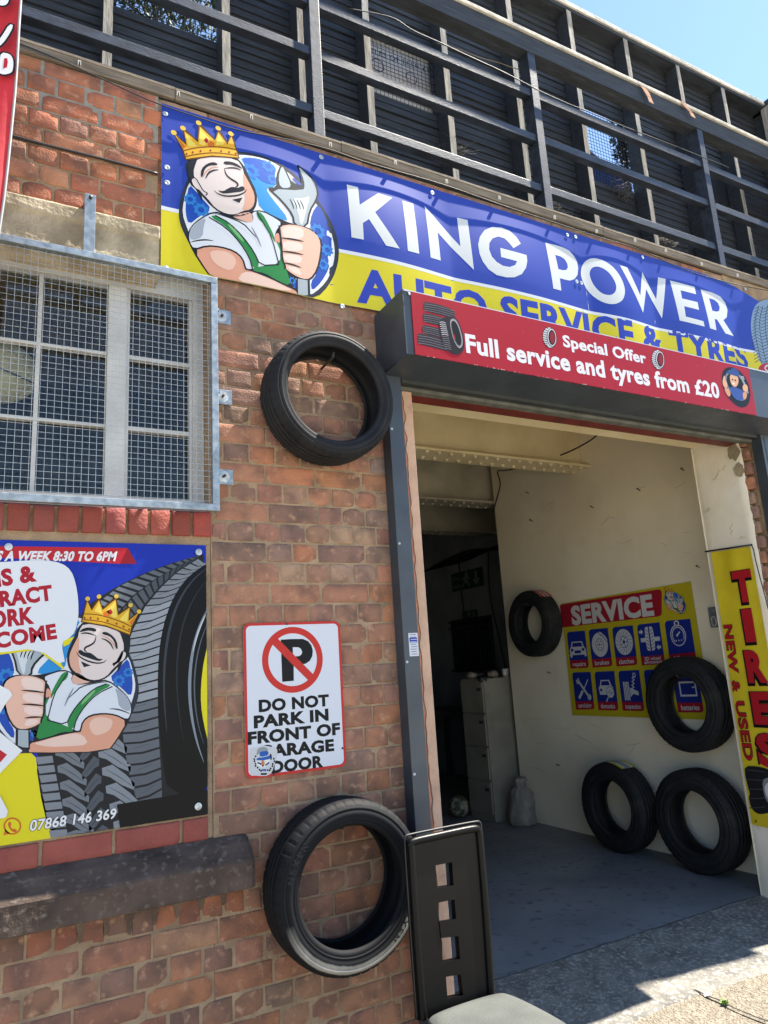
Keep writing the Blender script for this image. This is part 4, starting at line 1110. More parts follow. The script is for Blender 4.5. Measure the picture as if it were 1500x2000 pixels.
# speech bubble
pf([(-400,620),(0,612),(185,588),(322,690),(300,640),(250,560),(120,540),(-400,560)], '#e8dc26', 16.2, 0); pf([(310,540),(372,522),(345,560),(318,572)], '#e8dc26', 16.2, 0)
pf([(-500,170),(0,150),(150,140),(235,140),(310,155),(355,190),(378,250),(392,340),(392,430),(375,500),(340,535),(305,548),(330,680),(185,578),(0,602),(-500,650)], '#e9edf3', 16.6, 1)
for t, a, b, tp_ in (('NS &', (-75,280), (182,240), (-78,198)), ('TRACT', (-68,380), (262,336), (-70,303)), ('ORK', (-45,478), (170,452), (-47,395)), ('LCOME', (-72,588), (283,528), (-74,512))):
    A.textpx(t, kp(*a), kp(*b), kp(*tp_), '#b32032', 17, bold=.05, perp=True)
# emblem, mirrored and tilted
fm = affine([(328,230),(560,740),(1060,1180)], [A.px(*kp(582,320)), A.px(*kp(452,616)), A.px(*kp(128,845))])
s0 = (Vector(fm(0, 0))-Vector(fm(1000, 0))).length/1000
# mirrored map flips winding: draw each ring again through the same painter
emblem(A, fm, 5.0, s0, lambda p: (max(PX0, p[0]), p[1]))
# arrow shapes at the left edge
pf([(-300,740),(0,765),(48,790),(62,815),(25,862),(0,905),(-300,905)], '#eef0f3', 17, 0); pf([(-300,980),(0,1000),(112,1092),(0,1205),(-300,1205)], '#eef0f3', 17, 0)
pf([(-300,1060),(0,1088),(35,1112),(0,1152),(-300,1152)], '#c22a36', 18, 0); pf([(-300,1300),(0,1318),(40,1395),(30,1425),(0,1432),(-300,1440)], '#eef0f3', 17, 0)
# telephone mark and number
cx = kp(62, 1470)
for r_, c_, l_ in ((44, '#d8692a', 6), (36, '#e8dc26', 7)):
    A.fill([A.px(*kp(62+r_*math.cos(2*math.pi*i/28), 1470+r_*.98*math.sin(2*math.pi*i/28))) for i in range(28)], c_, l_)
pf([(18,1515),(28,1480),(50,1508)], '#d8692a', 6, 0)
pf([(42,1450),(52,1446),(58,1462),(52,1472),(62,1486),(72,1482),(86,1490),(80,1502),(62,1500),(45,1480),(39,1462)], '#d8692a', 8, 1)
A.textpx('07868 146 369', kp(147, 1494), kp(578, 1430), kp(146, 1440), '#f2f3f5', 8, bold=.022, slant=.12, outline=('#15171b', .035), perp=True)
adopt(tpo, [bd.build('board'), A.mb.build('print', fixn=False)])
for x, y in ((43,72),(995,98),(993,1372)): screw(PY(*kp(x, y), PYY-.006), (0, -1, 0), .0135, tpo)

# ================================================================== TYRES
def tyre_mesh(R, W, rb, name, rub, seg=46, slits=True, lip=False):
    "lathe round local y (axle), front face at -W/2; shoulder sipes cut as real notches"
    h = W/2; sw = R-rb
    half = [(rb, -h*.74), (rb+.006, -h*.86), (rb+.016, -h*.90), (rb+.020, -h*.885), (rb+.0215, -h*.90), (rb+.024, -h*.955), (rb+.0265, -h*.93), (rb+sw*.38, -h*.985), (rb+sw*.42, -h*1.0), (rb+sw*.58, -h*1.0), (rb+sw*.60, -h*.965), (rb+sw*.63, -h*.965), (rb+sw*.65, -h*.995), (rb+sw*.72, -h*.97), (rb+sw*.735, -h*.935), (rb+sw*.80, -h*.925),
            (R-.014, -h*.84), (R-.005, -h*.76), (R-.0015, -h*.62), (R-.001, -h*.50), (R-.008, -h*.49), (R-.008, -h*.42), (R, -h*.41), (R+.001, -h*.20), (R-.007, -h*.19), (R-.007, -h*.12), (R+.001, -h*.11)]
    inner = [(R-.020, -h*.0), (R-.020, -h*.55), (R-.030, -h*.80), (rb+sw*.5, -h*.86), (rb+.018, -h*.72), (rb+.004, -h*.66)]
    full = half+[(r, -y) for r, y in half[::-1]]+[(r, -y) for r, y in inner[::-1]]+inner[1:]
    mb = MB(); n = seg*7
    nh = len(half)
    def jit(i, j, r, y):
        k = i % 7
        if slits and k == 0:
            jj = j if j < nh else (2*nh-1-j)
            if j < 2*nh and 15 <= jj <= 18: r -= .0045 if jj > 15 else .0015
            if j < 2*nh and 21 <= jj <= 22 and (i//7) % 2: r -= .003
        return r, y
    mb.lathe(full, rub, (0, 0, 0), n, 'y', True, jit)
    return mb
def add_tyre(mesh_or_none, name, label, mbuild, loc, rot, group):
    o = mbuild.build('tyre') if mesh_or_none is None else bpy.data.objects.new('tyre', mesh_or_none)
    if mesh_or_none is not None: COL.objects.link(o)
    o.location = loc; o.rotation_euler = rot
    return tag(o, label, 'tyre', group)
def side_text(o, t, R, y, h, a0, sp, m, name='lettering', flip=1):
    mb = MB()
    for i, ch in enumerate(t):
        if ch == ' ': continue
        vs, fs, x0, x1 = glyphs(ch, .02)
        P = []
        for v in vs:
            r = R+(v[1]/.73-.5)*h; a = a0-(i*sp+(v[0]-(x0+x1)/2)*sp*1.15)
            P += [(r*math.cos(a), y, r*math.sin(a))]
        n = len(P); mb.add(P+[(p[0], p[1]+.0012, p[2]) for p in P], [list(f) for f in fs]+[[q+n for q in f[::-1]] for f in fs], m)
    q = mb.build(name, o); return q
M_RUBL = mat('raised_rubber', '#1b1c1e', '#161719', scale=30, rough=.55)
GW = 'tyres hung on the brick wall'; GI = 'tyres along the garage side wall'
# upper wall tyre
T1 = tyre_mesh(.297, .195, .218, 'tyre', M_RUB)
t1 = add_tyre(None, 'tyre', 'black low profile tyre hung high on the brick wall beside the shutter box', T1, (1.275, -.112, 1.190), (0, R_(11), 0), GW)
M_RUB2 = bpy.data.materials.new('tyre_rubber_scuffed')
def scuffed(m):
    "rubber with a pale scuffed band worn into one side of the sidewall (follows the tyre, object space)"
    m.use_nodes = True; t = m.node_tree; N = t.nodes; L = t.links; b = N['Principled BSDF']
    co = N.new('ShaderNodeTexCoord'); sx = N.new('ShaderNodeSeparateXYZ'); L.new(co.outputs['Object'], sx.inputs[0])
    def mth(op, a, b_=None):
        q = N.new('ShaderNodeMath'); q.operation = op
        for i, v in enumerate((a, b_)):
            if v is None: continue
            if isinstance(v, (int, float)): q.inputs[i].default_value = v
            else: L.new(v, q.inputs[i])
        return q.outputs[0]
    rr = mth('SQRT', mth('ADD', mth('MULTIPLY', sx.outputs[0], sx.outputs[0]), mth('MULTIPLY', sx.outputs[2], sx.outputs[2])))
    def ramp(v, a, z):
        q = N.new('ShaderNodeMapRange'); q.inputs[1].default_value = a; q.inputs[2].default_value = z; L.new(v, q.inputs[0]); return q.outputs[0]
    no = N.new('ShaderNodeTexNoise'); no.inputs['Scale'].default_value = 14; no.inputs['Detail'].default_value = 8; L.new(co.outputs['Object'], no.inputs['Vector'])
    rj = mth('ADD', rr, mth('MULTIPLY', mth('SUBTRACT', no.outputs[0], .5), .012))
    band = mth('MULTIPLY', ramp(rj, .258, .264), ramp(rj, .292, .286))
    lowr = mth('ADD', mth('MULTIPLY', sx.outputs[0], .15), mth('MULTIPLY', sx.outputs[2], -1))
    side = ramp(lowr, .04, .16)
    top = mth('MULTIPLY', mth('MULTIPLY', ramp(rj, .285, .305), ramp(sx.outputs[2], .18, .32)), .10)
    fr = ramp(sx.outputs[1], -.07, -.085)
    fac = mth('MULTIPLY', mth('MAXIMUM', mth('MULTIPLY', mth('MULTIPLY', band, side), .8), top), mth('MULTIPLY', fr, mth('ADD', no.outputs[0], .35)))
    mx = N.new('ShaderNodeMix'); mx.data_type = 'RGBA'; L.new(fac, mx.inputs[0]); mx.inputs[6].default_value = lin('#131417'); b.inputs['Specular IOR Level'].default_value = .17; mx.inputs[7].default_value = lin('#b5b0a6')
    L.new(mx.outputs[2], b.inputs['Base Color']); b.inputs['Roughness'].default_value = .74
    n2 = N.new('ShaderNodeTexNoise'); n2.inputs['Scale'].default_value = 160; L.new(co.outputs['Object'], n2.inputs['Vector'])
    bp = N.new('ShaderNodeBump'); bp.inputs['Strength'].default_value = .12; bp.inputs['Distance'].default_value = .01; L.new(n2.outputs[0], bp.inputs['Height']); L.new(bp.outputs[0], b.inputs['Normal'])
scuffed(M_RUB2)
T2 = tyre_mesh(.310, .190, .214, 'tyre', M_RUB2)
t2 = add_tyre(None, 'tyre', 'black worn tyre with dusty grey sidewall hung low on the brick wall beside the chair', T2, (1.250, -.108, -.80), (0, 0, 0), GW)
side_text(t2, 'NEXEN', .262, -.0957, .026, R_(165), .115, M_RUB); side_text(t2, 'NEXEN', .262, -.0957, .026, R_(335), .115, M_RUB)
mbn = MB()
for (x, z) in ((1.20, 1.505), (1.16, -.47)): pass
# interior tyres (axle along x, leaning on the side wall)
T3 = tyre_mesh(.345, .20, .205, 'tyre', M_RUBD)
HP = math.pi/2
t3 = add_tyre(None, 'tyre', 'fat black tyre standing on the floor against the cream wall, further from the doorway', T3, (4.55, 1.72, -1.206), (R_(0), R_(0), -HP), GI)
for lab, loc, sc, rx in (('fat black tyre standing on the floor beside the yellow banner', (4.545, .93, -1.20), 1.02, 0),
                 ('black tyre hung on the cream wall over the corner of the service poster', (4.60, .93, -.395), 1.0, 0),
                 ('black tyre with a red label hung on the cream wall left of the service poster', (4.635, 2.62, .335), .92, 0)):
    o = add_tyre(t3.data, 'tyre', lab, None, loc, (0, 0, -HP), GI); o.scale = (sc,)*3
def hook(p, q, lab):
    mb = MB(); d = (Vector(q)-Vector(p)).normalized(); mb.tube([p, q, tuple(Vector(q)+d*.012+Vector((0, 0, .02)))], .006, M_ANTHD, n=8); tag(mb.build('hook'), lab, 'hook')
hook((1.30, .005, 1.385), (1.30, -.13, 1.387), 'steel spike in the brickwork carrying the upper wall tyre'); hook((1.25, .005, -.606), (1.25, -.12, -.603), 'steel spike in the brickwork carrying the lower wall tyre')
hook((4.749, .93, -.206), (4.52, .93, -.200), 'steel spike in the side wall carrying the tyre over the service poster'); hook((4.749, 2.62, .508), (4.56, 2.62, .514), 'steel spike in the side wall carrying the tyre left of the service poster')
def tyre_label(loc, R, x0, x1, a0, a1, cols, name, par):
    mb = MB(); n = 10
    for ci, (f0, f1, c) in enumerate(cols):
        vs = []
        for i in range(n+1):
            a = a0+(a1-a0)*i/n
            for x in (x0+(x1-x0)*f0, x0+(x1-x0)*f1): vs.append((x, loc[1]-(R+.003+.0003*ci)*math.cos(a), loc[2]+(R+.003+.0003*ci)*math.sin(a)))
        mb.add(vs, [(2*i, 2*i+1, 2*i+3, 2*i+2) for i in range(n)], ink(c), True)
    o = mb.build(name); adopt_any(par, o); return o
def adopt_any(par, o):
    o.parent = par; bpy.context.view_layer.update(); o.matrix_parent_inverse = par.matrix_world.inverted()
tyre_label((4.635, 2.62, .335), .317, 4.56, 4.71, R_(48), R_(80), [(0, 1, '#d9d4d0'), (.02, .30, '#b83a3a'), (.42, .58, '#b83a3a'), (.7, .95, '#c9605c')], 'tyre_label', o)
tyre_label((4.55, 1.72, -1.206), .345, 4.47, 4.62, R_(62), R_(90), [(0, 1, '#dfe0d8'), (0, .2, '#d8cf3a'), (.28, .7, '#8d9aa8'), (.82, 1, '#d8cf3a')], 'tyre_label', t3)

# ================================================================== CHAIR
ch = thing('chair', 'black faux leather dining chair with square cut-outs in its back, outside the doorway', 'chair', (1.55, -.6, GZ))
ob = []
cb0 = PY(891, 1974, -.40); ln = R_(3.5); CN = Vector((0, -math.cos(ln), -math.sin(ln)))*1.0
CN = Vector((0, -math.cos(ln), math.sin(ln)))
def pc(x, y, off=0): return PN(x, y, cb0, CN)-(-CN)*off
A = Art(cb0, (1, 0, 0), Vector((1, 0, 0)).cross(-CN)*-1, CN)
ey = Vector((0, math.sin(ln), math.cos(ln)))
A.ey = ey
def ploop(mb, loops, th, m, bev=0):
    "panel with holes, in chair-back coordinates, thickness th behind the front plane"
    ls = [[Vector((*A.uv(PN(x, y, cb0, CN)), 0)) for x, y in l] for l in loops]
    flat = [p for l in ls for p in l]; tri = tessellate_polygon(ls); n = len(flat)
    vs = [A.w(p, 0) for p in flat]+[A.w(p, 0)-CN*th for p in flat]
    fs = [tuple(t) for t in tri]+[tuple(i+n for i in t[::-1]) for t in tri]; k = 0
    for l in ls:
        L = len(l); fs += [(k+i, k+(i+1) % L, n+k+(i+1) % L, n+k+i) for i in range(L)]; k += L
    mb.add(vs, fs, m)
out = [(794,1640),(938,1611),(953,1760),(966,1965),(818,1994),(806,1830)]
cuts = [[(851,1690),(883,1684),(886,1729),(853,1735)], [(855,1763),(888,1757),(891,1797),(858,1802)], [(862,1832),(895,1825),(899,1873),(865,1880)], [(871,1908),(900,1903),(905,1944),(874,1950)]]
mb = MB(); ploop(mb, [out]+cuts, .026, M_LEATH); pan = mb.build('backrest'); ob.append(pan)
mb = MB(); ploop(mb, [[(857,1799),(896,1794),(900,1827),(861,1832)]], -.004, M_LEATH); fl = mb.build('torn_flap')
# padded border roll
def path(pts, off): return [PN(x, y, cb0, CN)+CN*off for x, y in pts]
brd = [(803,1655),(800,1648),(806,1643),(866,1630),(926,1617),(934,1620),(936,1628),(942,1700),(949,1790),(955,1880),(960,1962)]
left = [(803,1655),(808,1740),(814,1830),(820,1915),(827,1990)]
mb = MB()
P = path(smooth(left[::-1]+brd[1:], 2, False), .002)
mb.tube(P, .0145, M_LEATH, n=12)
bo_ = mb.build('padded_border'); ob.append(bo_)
mb = MB(); mb.tube([p+CN*.0-Vector((.0, 0, 0)) for p in path(smooth([(818,1994),(806,1830),(793,1640),(795,1634),(800,1631),(935,1604),(941,1606),(943,1612),(956,1760),(970,1965)], 2, False), -.012)], .0045, M_BLACK, n=6); ob.append(mb.build('piping'))
# seat cushion
def seat():
    bm = bmesh.new(); z1 = -1.19; z0 = -1.262
    pts = smooth([(1.42,-.415),(1.70,-.415),(1.745,-.46),(1.76,-.78),(1.72,-.84),(1.38,-.84),(1.345,-.78),(1.37,-.46)], 3)
    cx, cy = 1.535, -.63; mb = MB(); vs = []; fs = []; n = len(pts)
    rings = [(1.0, z0), (1.0, z1-.02), (.985, z1-.006), (.95, z1+.002), (.8, z1+.008), (.5, z1+.011), (.2, z1+.012)]
    for k, z in rings:
        for x, y in pts: vs.append((cx+(x-cx)*k, cy+(y-cy)*k, z))
    for r in range(len(rings)-1):
        for i in range(n): fs.append((r*n+i, r*n+(i+1) % n, (r+1)*n+(i+1) % n, (r+1)*n+i))
    fs.append(tuple((len(rings)-1)*n+i for i in range(n))); fs.append(tuple(range(n-1, -1, -1)))
    mb.add(vs, fs, M_LEATD, True); return mb.build('seat')
ob.append(seat())
for x, y in ((1.37, -.43), (1.70, -.43), (1.37, -.82), (1.70, -.82)):
    mb = MB(); mb.box((x-.018, y-.018, GZ-.01), (x+.018, y+.018, -1.2625), M_BLACK, bev=.003); ob.append(mb.build('leg'))
adopt(ch, ob); adopt(pan, []); fl.parent = pan; fl.matrix_parent_inverse = Matrix.Identity(4)
bpy.context.view_layer.update(); fl.matrix_parent_inverse = pan.matrix_world.inverted()

# ================================================================== STEEL RAILING ON THE ROOF EDGE
rl = thing('roof_railing', 'black steel railing of posts and rails along the roof edge above the sign', 'railing', (2.2, .05, 2.64))
ob = []
PXS = (-1.72, -.20, 1.32, 2.846, 4.47, 5.92)
for x in PXS:
    mb = MB(); mb.box((x, .0, 2.6405), (x+.06, .085, 3.812), M_RAIL, bev=.003); ob.append(mb.build('post'))
ends = [(-1.66, -.2005), (-.1395, 1.3195), (1.3805, 2.8455), (2.9065, 4.4695), (4.5305, 5.9195)]
for a, b in ends:
    for z0, z1 in ((2.802, 2.852), (3.158, 3.208), (3.488, 3.538)):
        dz = random.uniform(-.006, .006); mb = MB(); mb.box((a, .012, z0+dz), (b, .062, z1+dz), M_RAIL, bev=.002); ob.append(mb.build('rail'))
mb = MB(); mb.box((-1.75, -.005, 3.813), (6.08, .09, 3.945), M_TIMB); mb.box((-1.75, -.02, 3.9455), (6.08, .10, 3.972), M_CAP, bev=.004)
ob.append(mb.build('top_beam'))
adopt(rl, ob)
for x in (.9, 1.75, 2.4, 3.0, 3.6, 4.9, 5.5): pass

# ================================================================== BOARDED FENCE BEHIND IT
FX1 = 6.12; FY, BY = .36, .475
fe = thing('board_fence', 'black stained board fence with meshed openings on the garage roof', 'fence', (2.2, BY, 2.64))
ob = []
def q3(k, *p): return [PY(*(k(*q) if k else q), BY-.001) for q in p]
kc3, kc4, kc1 = K(780, 0, .28), K(1120, 100, .253333), K(0, 0, .28)
h1 = q3(None, (722, 20), (838, 84), (849, 221), (728, 182)); h2 = q3(None, (1136, 205), (1222, 245), (1233, 369), (1157, 343)); h3 = q3(None, (235, 0), (420, 66)); h4 = q3(None, (1378, 324), (1420, 338), (1432, 430), (1397, 434))
holes = [(1.96, h1[1].x, h1[3].z, 4.02), (3.76, h2[1].x+.01, (h2[2].z+h2[3].z)/2-.03, (h2[0].z+h2[1].z)/2+.02), (.42, 1.0, h3[0].z-.02, 4.2), (4.98, h4[1].x+.05, h4[2].z, h4[0].z)]
STX = [-.84, -.28, .345, .955, 1.405, 1.85, 2.44, 3.05, 3.66, 4.27, 4.89, 5.48]
mb = MB(); z = 2.6405; rr = random.Random(11)
while z < 4.88:
    ht = .0585; segs = [(-2.1, FX1)]
    for h in holes:
        if h[2] < z+ht/2 < h[3]:
            ns_ = []
            for a, b in segs:
                if b <= h[0] or a >= h[1]: ns_.append((a, b)); continue
                if a < h[0]: ns_.append((a, h[0]))
                if b > h[1]: ns_.append((h[1], b))
            segs = ns_
    for a, b in segs:
        x = a; js = sorted([s+.022 for s in STX if a < s+.022 < b and rr.random() < .35]); cutsx = [a]+js+[b]
        for c0, c1 in zip(cutsx[:-1], cutsx[1:]):
            y = BY+rr.uniform(-.003, .003); t = rr.uniform(.004, .010)
            mb.add([(c0+.001, y, z+.0035), (c1-.001, y, z+.0035), (c1-.001, y+t, z+ht-.0035), (c0+.001, y+t, z+ht-.0035), (c0+.001, y+.025, z+.0035), (c1-.001, y+.025, z+.0035), (c1-.001, y+.025, z+ht-.0035), (c0+.001, y+.025, z+ht-.0035)],
                   [(0, 1, 2, 3), (5, 4, 7, 6), (0, 4, 5, 1), (3, 2, 6, 7), (0, 3, 7, 4), (1, 5, 6, 2)], M_TIMB)
    z += ht
mb.box((-2.1, BY+.026, 2.641), (1.958, BY+.034, 3.0), M_BLACK); ob.append(mb.build('boards'))
for x in STX:
    mb = MB(); mb.box((x, FY, 2.6405), (x+.044, BY-.006, 4.868), M_TIMB); mb.box((x-.0005, FY-.004, 2.6405), (x+.0445, FY-.0005, 4.868), M_STUD); ob.append(mb.build('stud'))  # pale front strip stands in for sunlight on the dark stud
mb = MB(); mb.box((-2.1, FY-.018, 4.90), (FX1, BY+.06, 4.938), M_CAP, bev=.003); mb.box((-2.1, FY-.005, 4.87), (FX1, BY+.03, 4.8995), M_TIMB); ob.append(mb.build('cap'))
mb = MB(); mb.box((FX1+.001, -.35, 2.6405), (FX1+.04, BY+.03, 4.868), M_TIMB); mb.box((FX1-.03, -.36, 4.87), (FX1+.10, BY+.06, 4.939), M_TIMB); mb.box((FX1-.045, .30, 2.6405), (FX1-.001, FY+.02, 4.868), M_STUD); ob.append(mb.build('return_panel'))
for i, (a, b, c0, c1) in enumerate(holes):
    mb = MB()
    yv = BY+.012
    sp = .03 if i != 3 else .022
    x = a
    while x < b: mb.tube([(x, yv, c0-.02), (x, yv, c1+.02)], .0018, M_ANTHD, n=4, cap=False); x += sp
    z = c0
    while z < c1: mb.tube([(a-.02, yv+.003, z), (b+.02, yv+.003, z)], .0018, M_ANTHD, n=4, cap=False); z += sp
    ob.append(mb.build('mesh_infill'))
mb = MB(); mb.box((holes[3][0]-.06, BY+.06, holes[3][2]-.05), (holes[3][1]+.06, BY+.075, holes[3][3]+.3), M_TIMB); ob.append(mb.build('dark_backing'))  # sheet added so the small meshed opening looks dark
adopt(fe, ob)
# printed banner seen through the first opening, facing us
A = wall_art(BY+.06, .0004); h = holes[0]
bn = MB(); bn.box((h[0]-.2, BY+.062, h[2]-.15), (h[1]+.04, BY+.066, 4.15), ink('#dcdad6'))
def pl(k, pts, sm=0, closed=True): return [A.px(*k(*p)) for p in pts]
A.fill([(h[0]-.2, h[2]-.15), (h[1]+.04, h[2]-.15), (h[1]+.04, 4.15), (h[0]-.2, 4.15)], '#d4d2d0', 0)
kb = K(400, 0, .28)
for t, a, b, tp_, bo in (('NTS FOR \u00a320', kb(1145, 265), kc3(212, 425), kb(1150, 205), .01), ('TLES OF BEER \u00a31', kb(1150, 365), kc3(205, 510), kb(1152, 330), .01), ('(excluding cocktails)', kb(1150, 300), kc3(130, 430), kb(1152, 285), .0)):
    A.textpx(t, a, b, tp_, '#3a4a78', 1, bold=bo, perp=True)
for cx, cy, r_ in ((1205, 455, .05), (1440, 545, .045)): A.circle(A.px(*kb(cx, cy)), r_, '#3a4a78', 1, hole=r_*.85)
o = A.mb.build('print', fixn=False); bo_ = bn.build('drinks_banner'); tag(bo_, 'white drinks price banner hung behind the fence mesh', 'banner'); o.parent = bo_
# foliage behind the top-left opening, dark climber and blue canopy behind the second
M_LEAF = mat('leaf_green', '#4c5a2c', '#2c3a1c', scale=9, rough=.7)
M_LEAFD = mat('dry_dark_leaf', '#26281f', '#14160f', scale=9, rough=.8)
def leafy(name, c, r, n, m, label, cat, rs, sz=.03):
    rnd = random.Random(rs); mb = MB()
    for i in range(n):
        d = Vector((rnd.gauss(0, 1), rnd.gauss(0, 1), rnd.gauss(0, 1))).normalized()*rnd.random()**.5
        p = Vector(c)+Vector((d.x*r[0], d.y*r[1], d.z*r[2])); a = Vector((rnd.uniform(-1, 1), rnd.uniform(-1, 1), rnd.uniform(-1, 1))).normalized(); b = a.orthogonal().normalized(); s_ = sz*rnd.uniform(.6, 1.4)
        mb.add([p-a*s_, p+b*s_*.45, p+a*s_, p-b*s_*.45], [(0, 1, 2, 3)], m)
    o = mb.build(name, fixn=False); tag(o, label, cat)
    st_ = MB(); st_.tube([(c[0], c[1], 2.645), (c[0]+.04, c[1]+.02, c[2]-r[2]*.3), (c[0], c[1], c[2]+r[2]*.5)], [.018, .014, .005], M_STUD, n=6)
    for k in range(5):
        e = Vector(c)+Vector((rnd.uniform(-.8, .8)*r[0], rnd.uniform(-.6, .6)*r[1], rnd.uniform(-.5, .8)*r[2])); st_.tube([(c[0]+.03, c[1]+.02, c[2]-r[2]*.4), ((c[0]+e.x)/2, (c[1]+e.y)/2, (c[2]+e.z)/2), tuple(e)], [.01, .007, .003], M_STUD, n=5)
    q = st_.build('stem'); q.parent = o; return o
leafy('bush', (.74, 1.35, 4.75), (.75, .3, .85), 4600, M_LEAF, 'green leafy shrub behind the meshed opening at the upper left of the fence', 'shrub', 4)
leafy('climber', tuple(PY(1216, 285, 1.0)), (.13, .08, .62), 1300, M_LEAFD, 'dark leafy climber behind the meshed opening in the middle of the fence', 'climber', 9)
cv = MB(); a = PY(1150, 318, 1.0); b = PY(1226, 372, 1.0); cvz = .02
vs = [(a.x-.5, .95, a.z+.32), (b.x, .95, b.z), (b.x+.1, 1.7, b.z), (a.x-.4, 1.7, a.z+.32)]
cv.add(vs+[(v[0], v[1], v[2]-.02) for v in vs], [(0, 1, 2, 3), (7, 6, 5, 4), (0, 4, 5, 1), (1, 5, 6, 2), (2, 6, 7, 3), (3, 7, 4, 0)], ink('#2c4b9c', .7))
cvo = cv.build('canopy'); tag(cvo, 'blue fabric canopy on the roof terrace behind the fence mesh', 'canopy')
for v in vs[1:3]:
    pm = MB(); pm.box((v[0]-.04, v[1]+.01, 2.645), (v[0]-.015, v[1]+.035, v[2]-.015), M_ANTHD); q = pm.build('pole'); q.parent = cvo

# ================================================================== CABLES, CLIPS, STRAPS
def cable(name, pts, r, label, cat='cable', m=None, group=None):
    mb = MB(); P = [Vector(p) for p in pts]; Q = []
    for i in range(len(P)-1):
        p0, p1, p2, p3 = P[max(0, i-1)], P[i], P[i+1], P[min(len(P)-1, i+2)]
        for k in range(6):
            t = k/6; Q.append(.5*((2*p1)+(p2-p0)*t+(2*p0-5*p1+4*p2-p3)*t*t+(3*p1-p0-3*p2+p3)*t**3))
    Q.append(P[-1]); mb.tube(Q, r, m or M_BLACK, n=6); return tag(mb.build(name), label, cat, group)
CY = -.024
cable('cable', [PY(x, y, CY) for x, y in ((-30,62),(35,84),(100,110),(155,134),(230,168),(310,203),(395,232),(470,255),(560,272),(640,291))]+[PY(x, y, CY) for x, y in ((700,312),(760,330),(870,362),(990,404),(1100,440),(1160,460),(1250,488),(1330,524),(1400,546),(1460,560),(1540,575))], .0032, 'thin black cable clipped along the timber batten above the sign', 'cable')
M_CLIP = mat('pale_clip', '#cfccc4', None, rough=.5)
for i, (x, y) in enumerate(((155,124),(348,184),(491,229),(645,283),(772,318),(872,355),(975,387),(1083,425),(1165,452),(1240,470),(1300,490),(1370,516),(1440,538))):
    p = PY(x, y, -.017); mb = MB()
    for dx in (-.006, .004): mb.box((p.x+dx, -.0225, p.z-.011), (p.x+dx+.0022, -.0125, p.z+.009), M_CLIP)
    mb.box((p.x-.006, -.0225, p.z+.0091), (p.x+.0062, -.0125, p.z+.0115), M_CLIP)
    o = mb.build('cable_clip'); tag(o, 'small pale cable clip on the timber batten above the sign', 'clip', 'cable clips along the batten')
kw = K(0, 90, .213333)
cable('conduit', [PY(*kw(*p), -.010) for p in ((-200, 742), (95, 818), (420, 905), (760, 988), (1100, 1075), (1440, 1168))], .006, 'thin black conduit running across the brick above the stone lintel', 'conduit')
cable('roof_cable', [PY(*kc3(*p), -.012) for p in ((-350, 60), (-60, 120), (100, 215), (290, 300), (480, 390), (720, 500), (905, 595), (1010, 650), (1180, 725), (1320, 780), (1560, 880), (1900, 1010), (2300, 1170))], .0035, 'black cable strung loosely along the upper rail of the roof railing')
cable('roof_cable', [PY(*kc3(*p), .10) for p in ((260, 300), (340, 322), (430, 350), (560, 400), (700, 440), (800, 475), (960, 510))], .003, 'short frayed cable looped between the fence studs behind the railing', m=M_COPE)
M_STRAP = mat('faded_orange_strap', '#b98a6c', '#98755f', scale=20, rough=.9)
for pts, lab in ((((1255,168),(1262,178),(1268,190),(1272,200)), 'faded strap hanging from the top beam, left of two'), (((1332,198),(1340,208),(1350,220),(1354,228)), 'faded strap hanging from the top beam, directly above a railing post')):
    mb = MB(); P = [PY(x, y, -.026-.004*i) for i, (x, y) in enumerate(pts)]; vs = []
    for i, p in enumerate(P):
        w_ = .022+.004*math.sin(i*2); vs += [(p.x-w_, p.y, p.z), (p.x+w_, p.y-.004, p.z-.008)]
    n = len(vs); fs = [(2*i, 2*i+1, 2*i+3, 2*i+2) for i in range(len(P)-1)]
    mb.add(vs+[(v[0], v[1]+.002, v[2]) for v in vs], fs+[tuple(q+n for q in f[::-1]) for f in fs]+[(0, 2, 2+n, n), (1, 1+n, 3+n, 3)], M_STRAP); tag(mb.build('strap'), lab, 'strap')
# straw nests and dry tufts caught in the fence
M_STRAW = mat('dry_straw', '#8b8272', '#5e574b', scale=20, rough=.95)
def tuft(c, r, n, label, rs):
    rnd = random.Random(rs); mb = MB()
    for i in range(n):
        p = Vector(c)+Vector((rnd.gauss(0, r), rnd.uniform(-.05, .04), rnd.gauss(0, r*.42)-.25*abs(rnd.gauss(0, r)))); d = Vector((rnd.gauss(0, 1), rnd.gauss(0, .6), rnd.gauss(0, .7))).normalized()*rnd.uniform(.02, .06); e = d.orthogonal().normalized()*.0013
        mb.add([p-d+e, p+d+e, p+d-e, p-d-e], [(0, 1, 2, 3)], M_STRAW)
    tag(mb.build('nest', fixn=False), label, 'nest')
for i, (px_, py_, r, n, lab) in enumerate(((1300, 470, .07, 260, 'straw nest at the foot of the fence to the right of the middle'), (890, 290, .05, 120, 'small straw tuft on the fence low between the first two full studs'), (1320, 240, .08, 200, 'straw caught high under the top beam near the straps'), (1085, 410, .05, 140, 'straw tuft at the foot of the railing post over the sign middle'), (1215, 365, .07, 160, 'straw below the meshed opening with the blue canopy'))):
    tuft(PY(px_, py_, .42), r, n, lab, i)

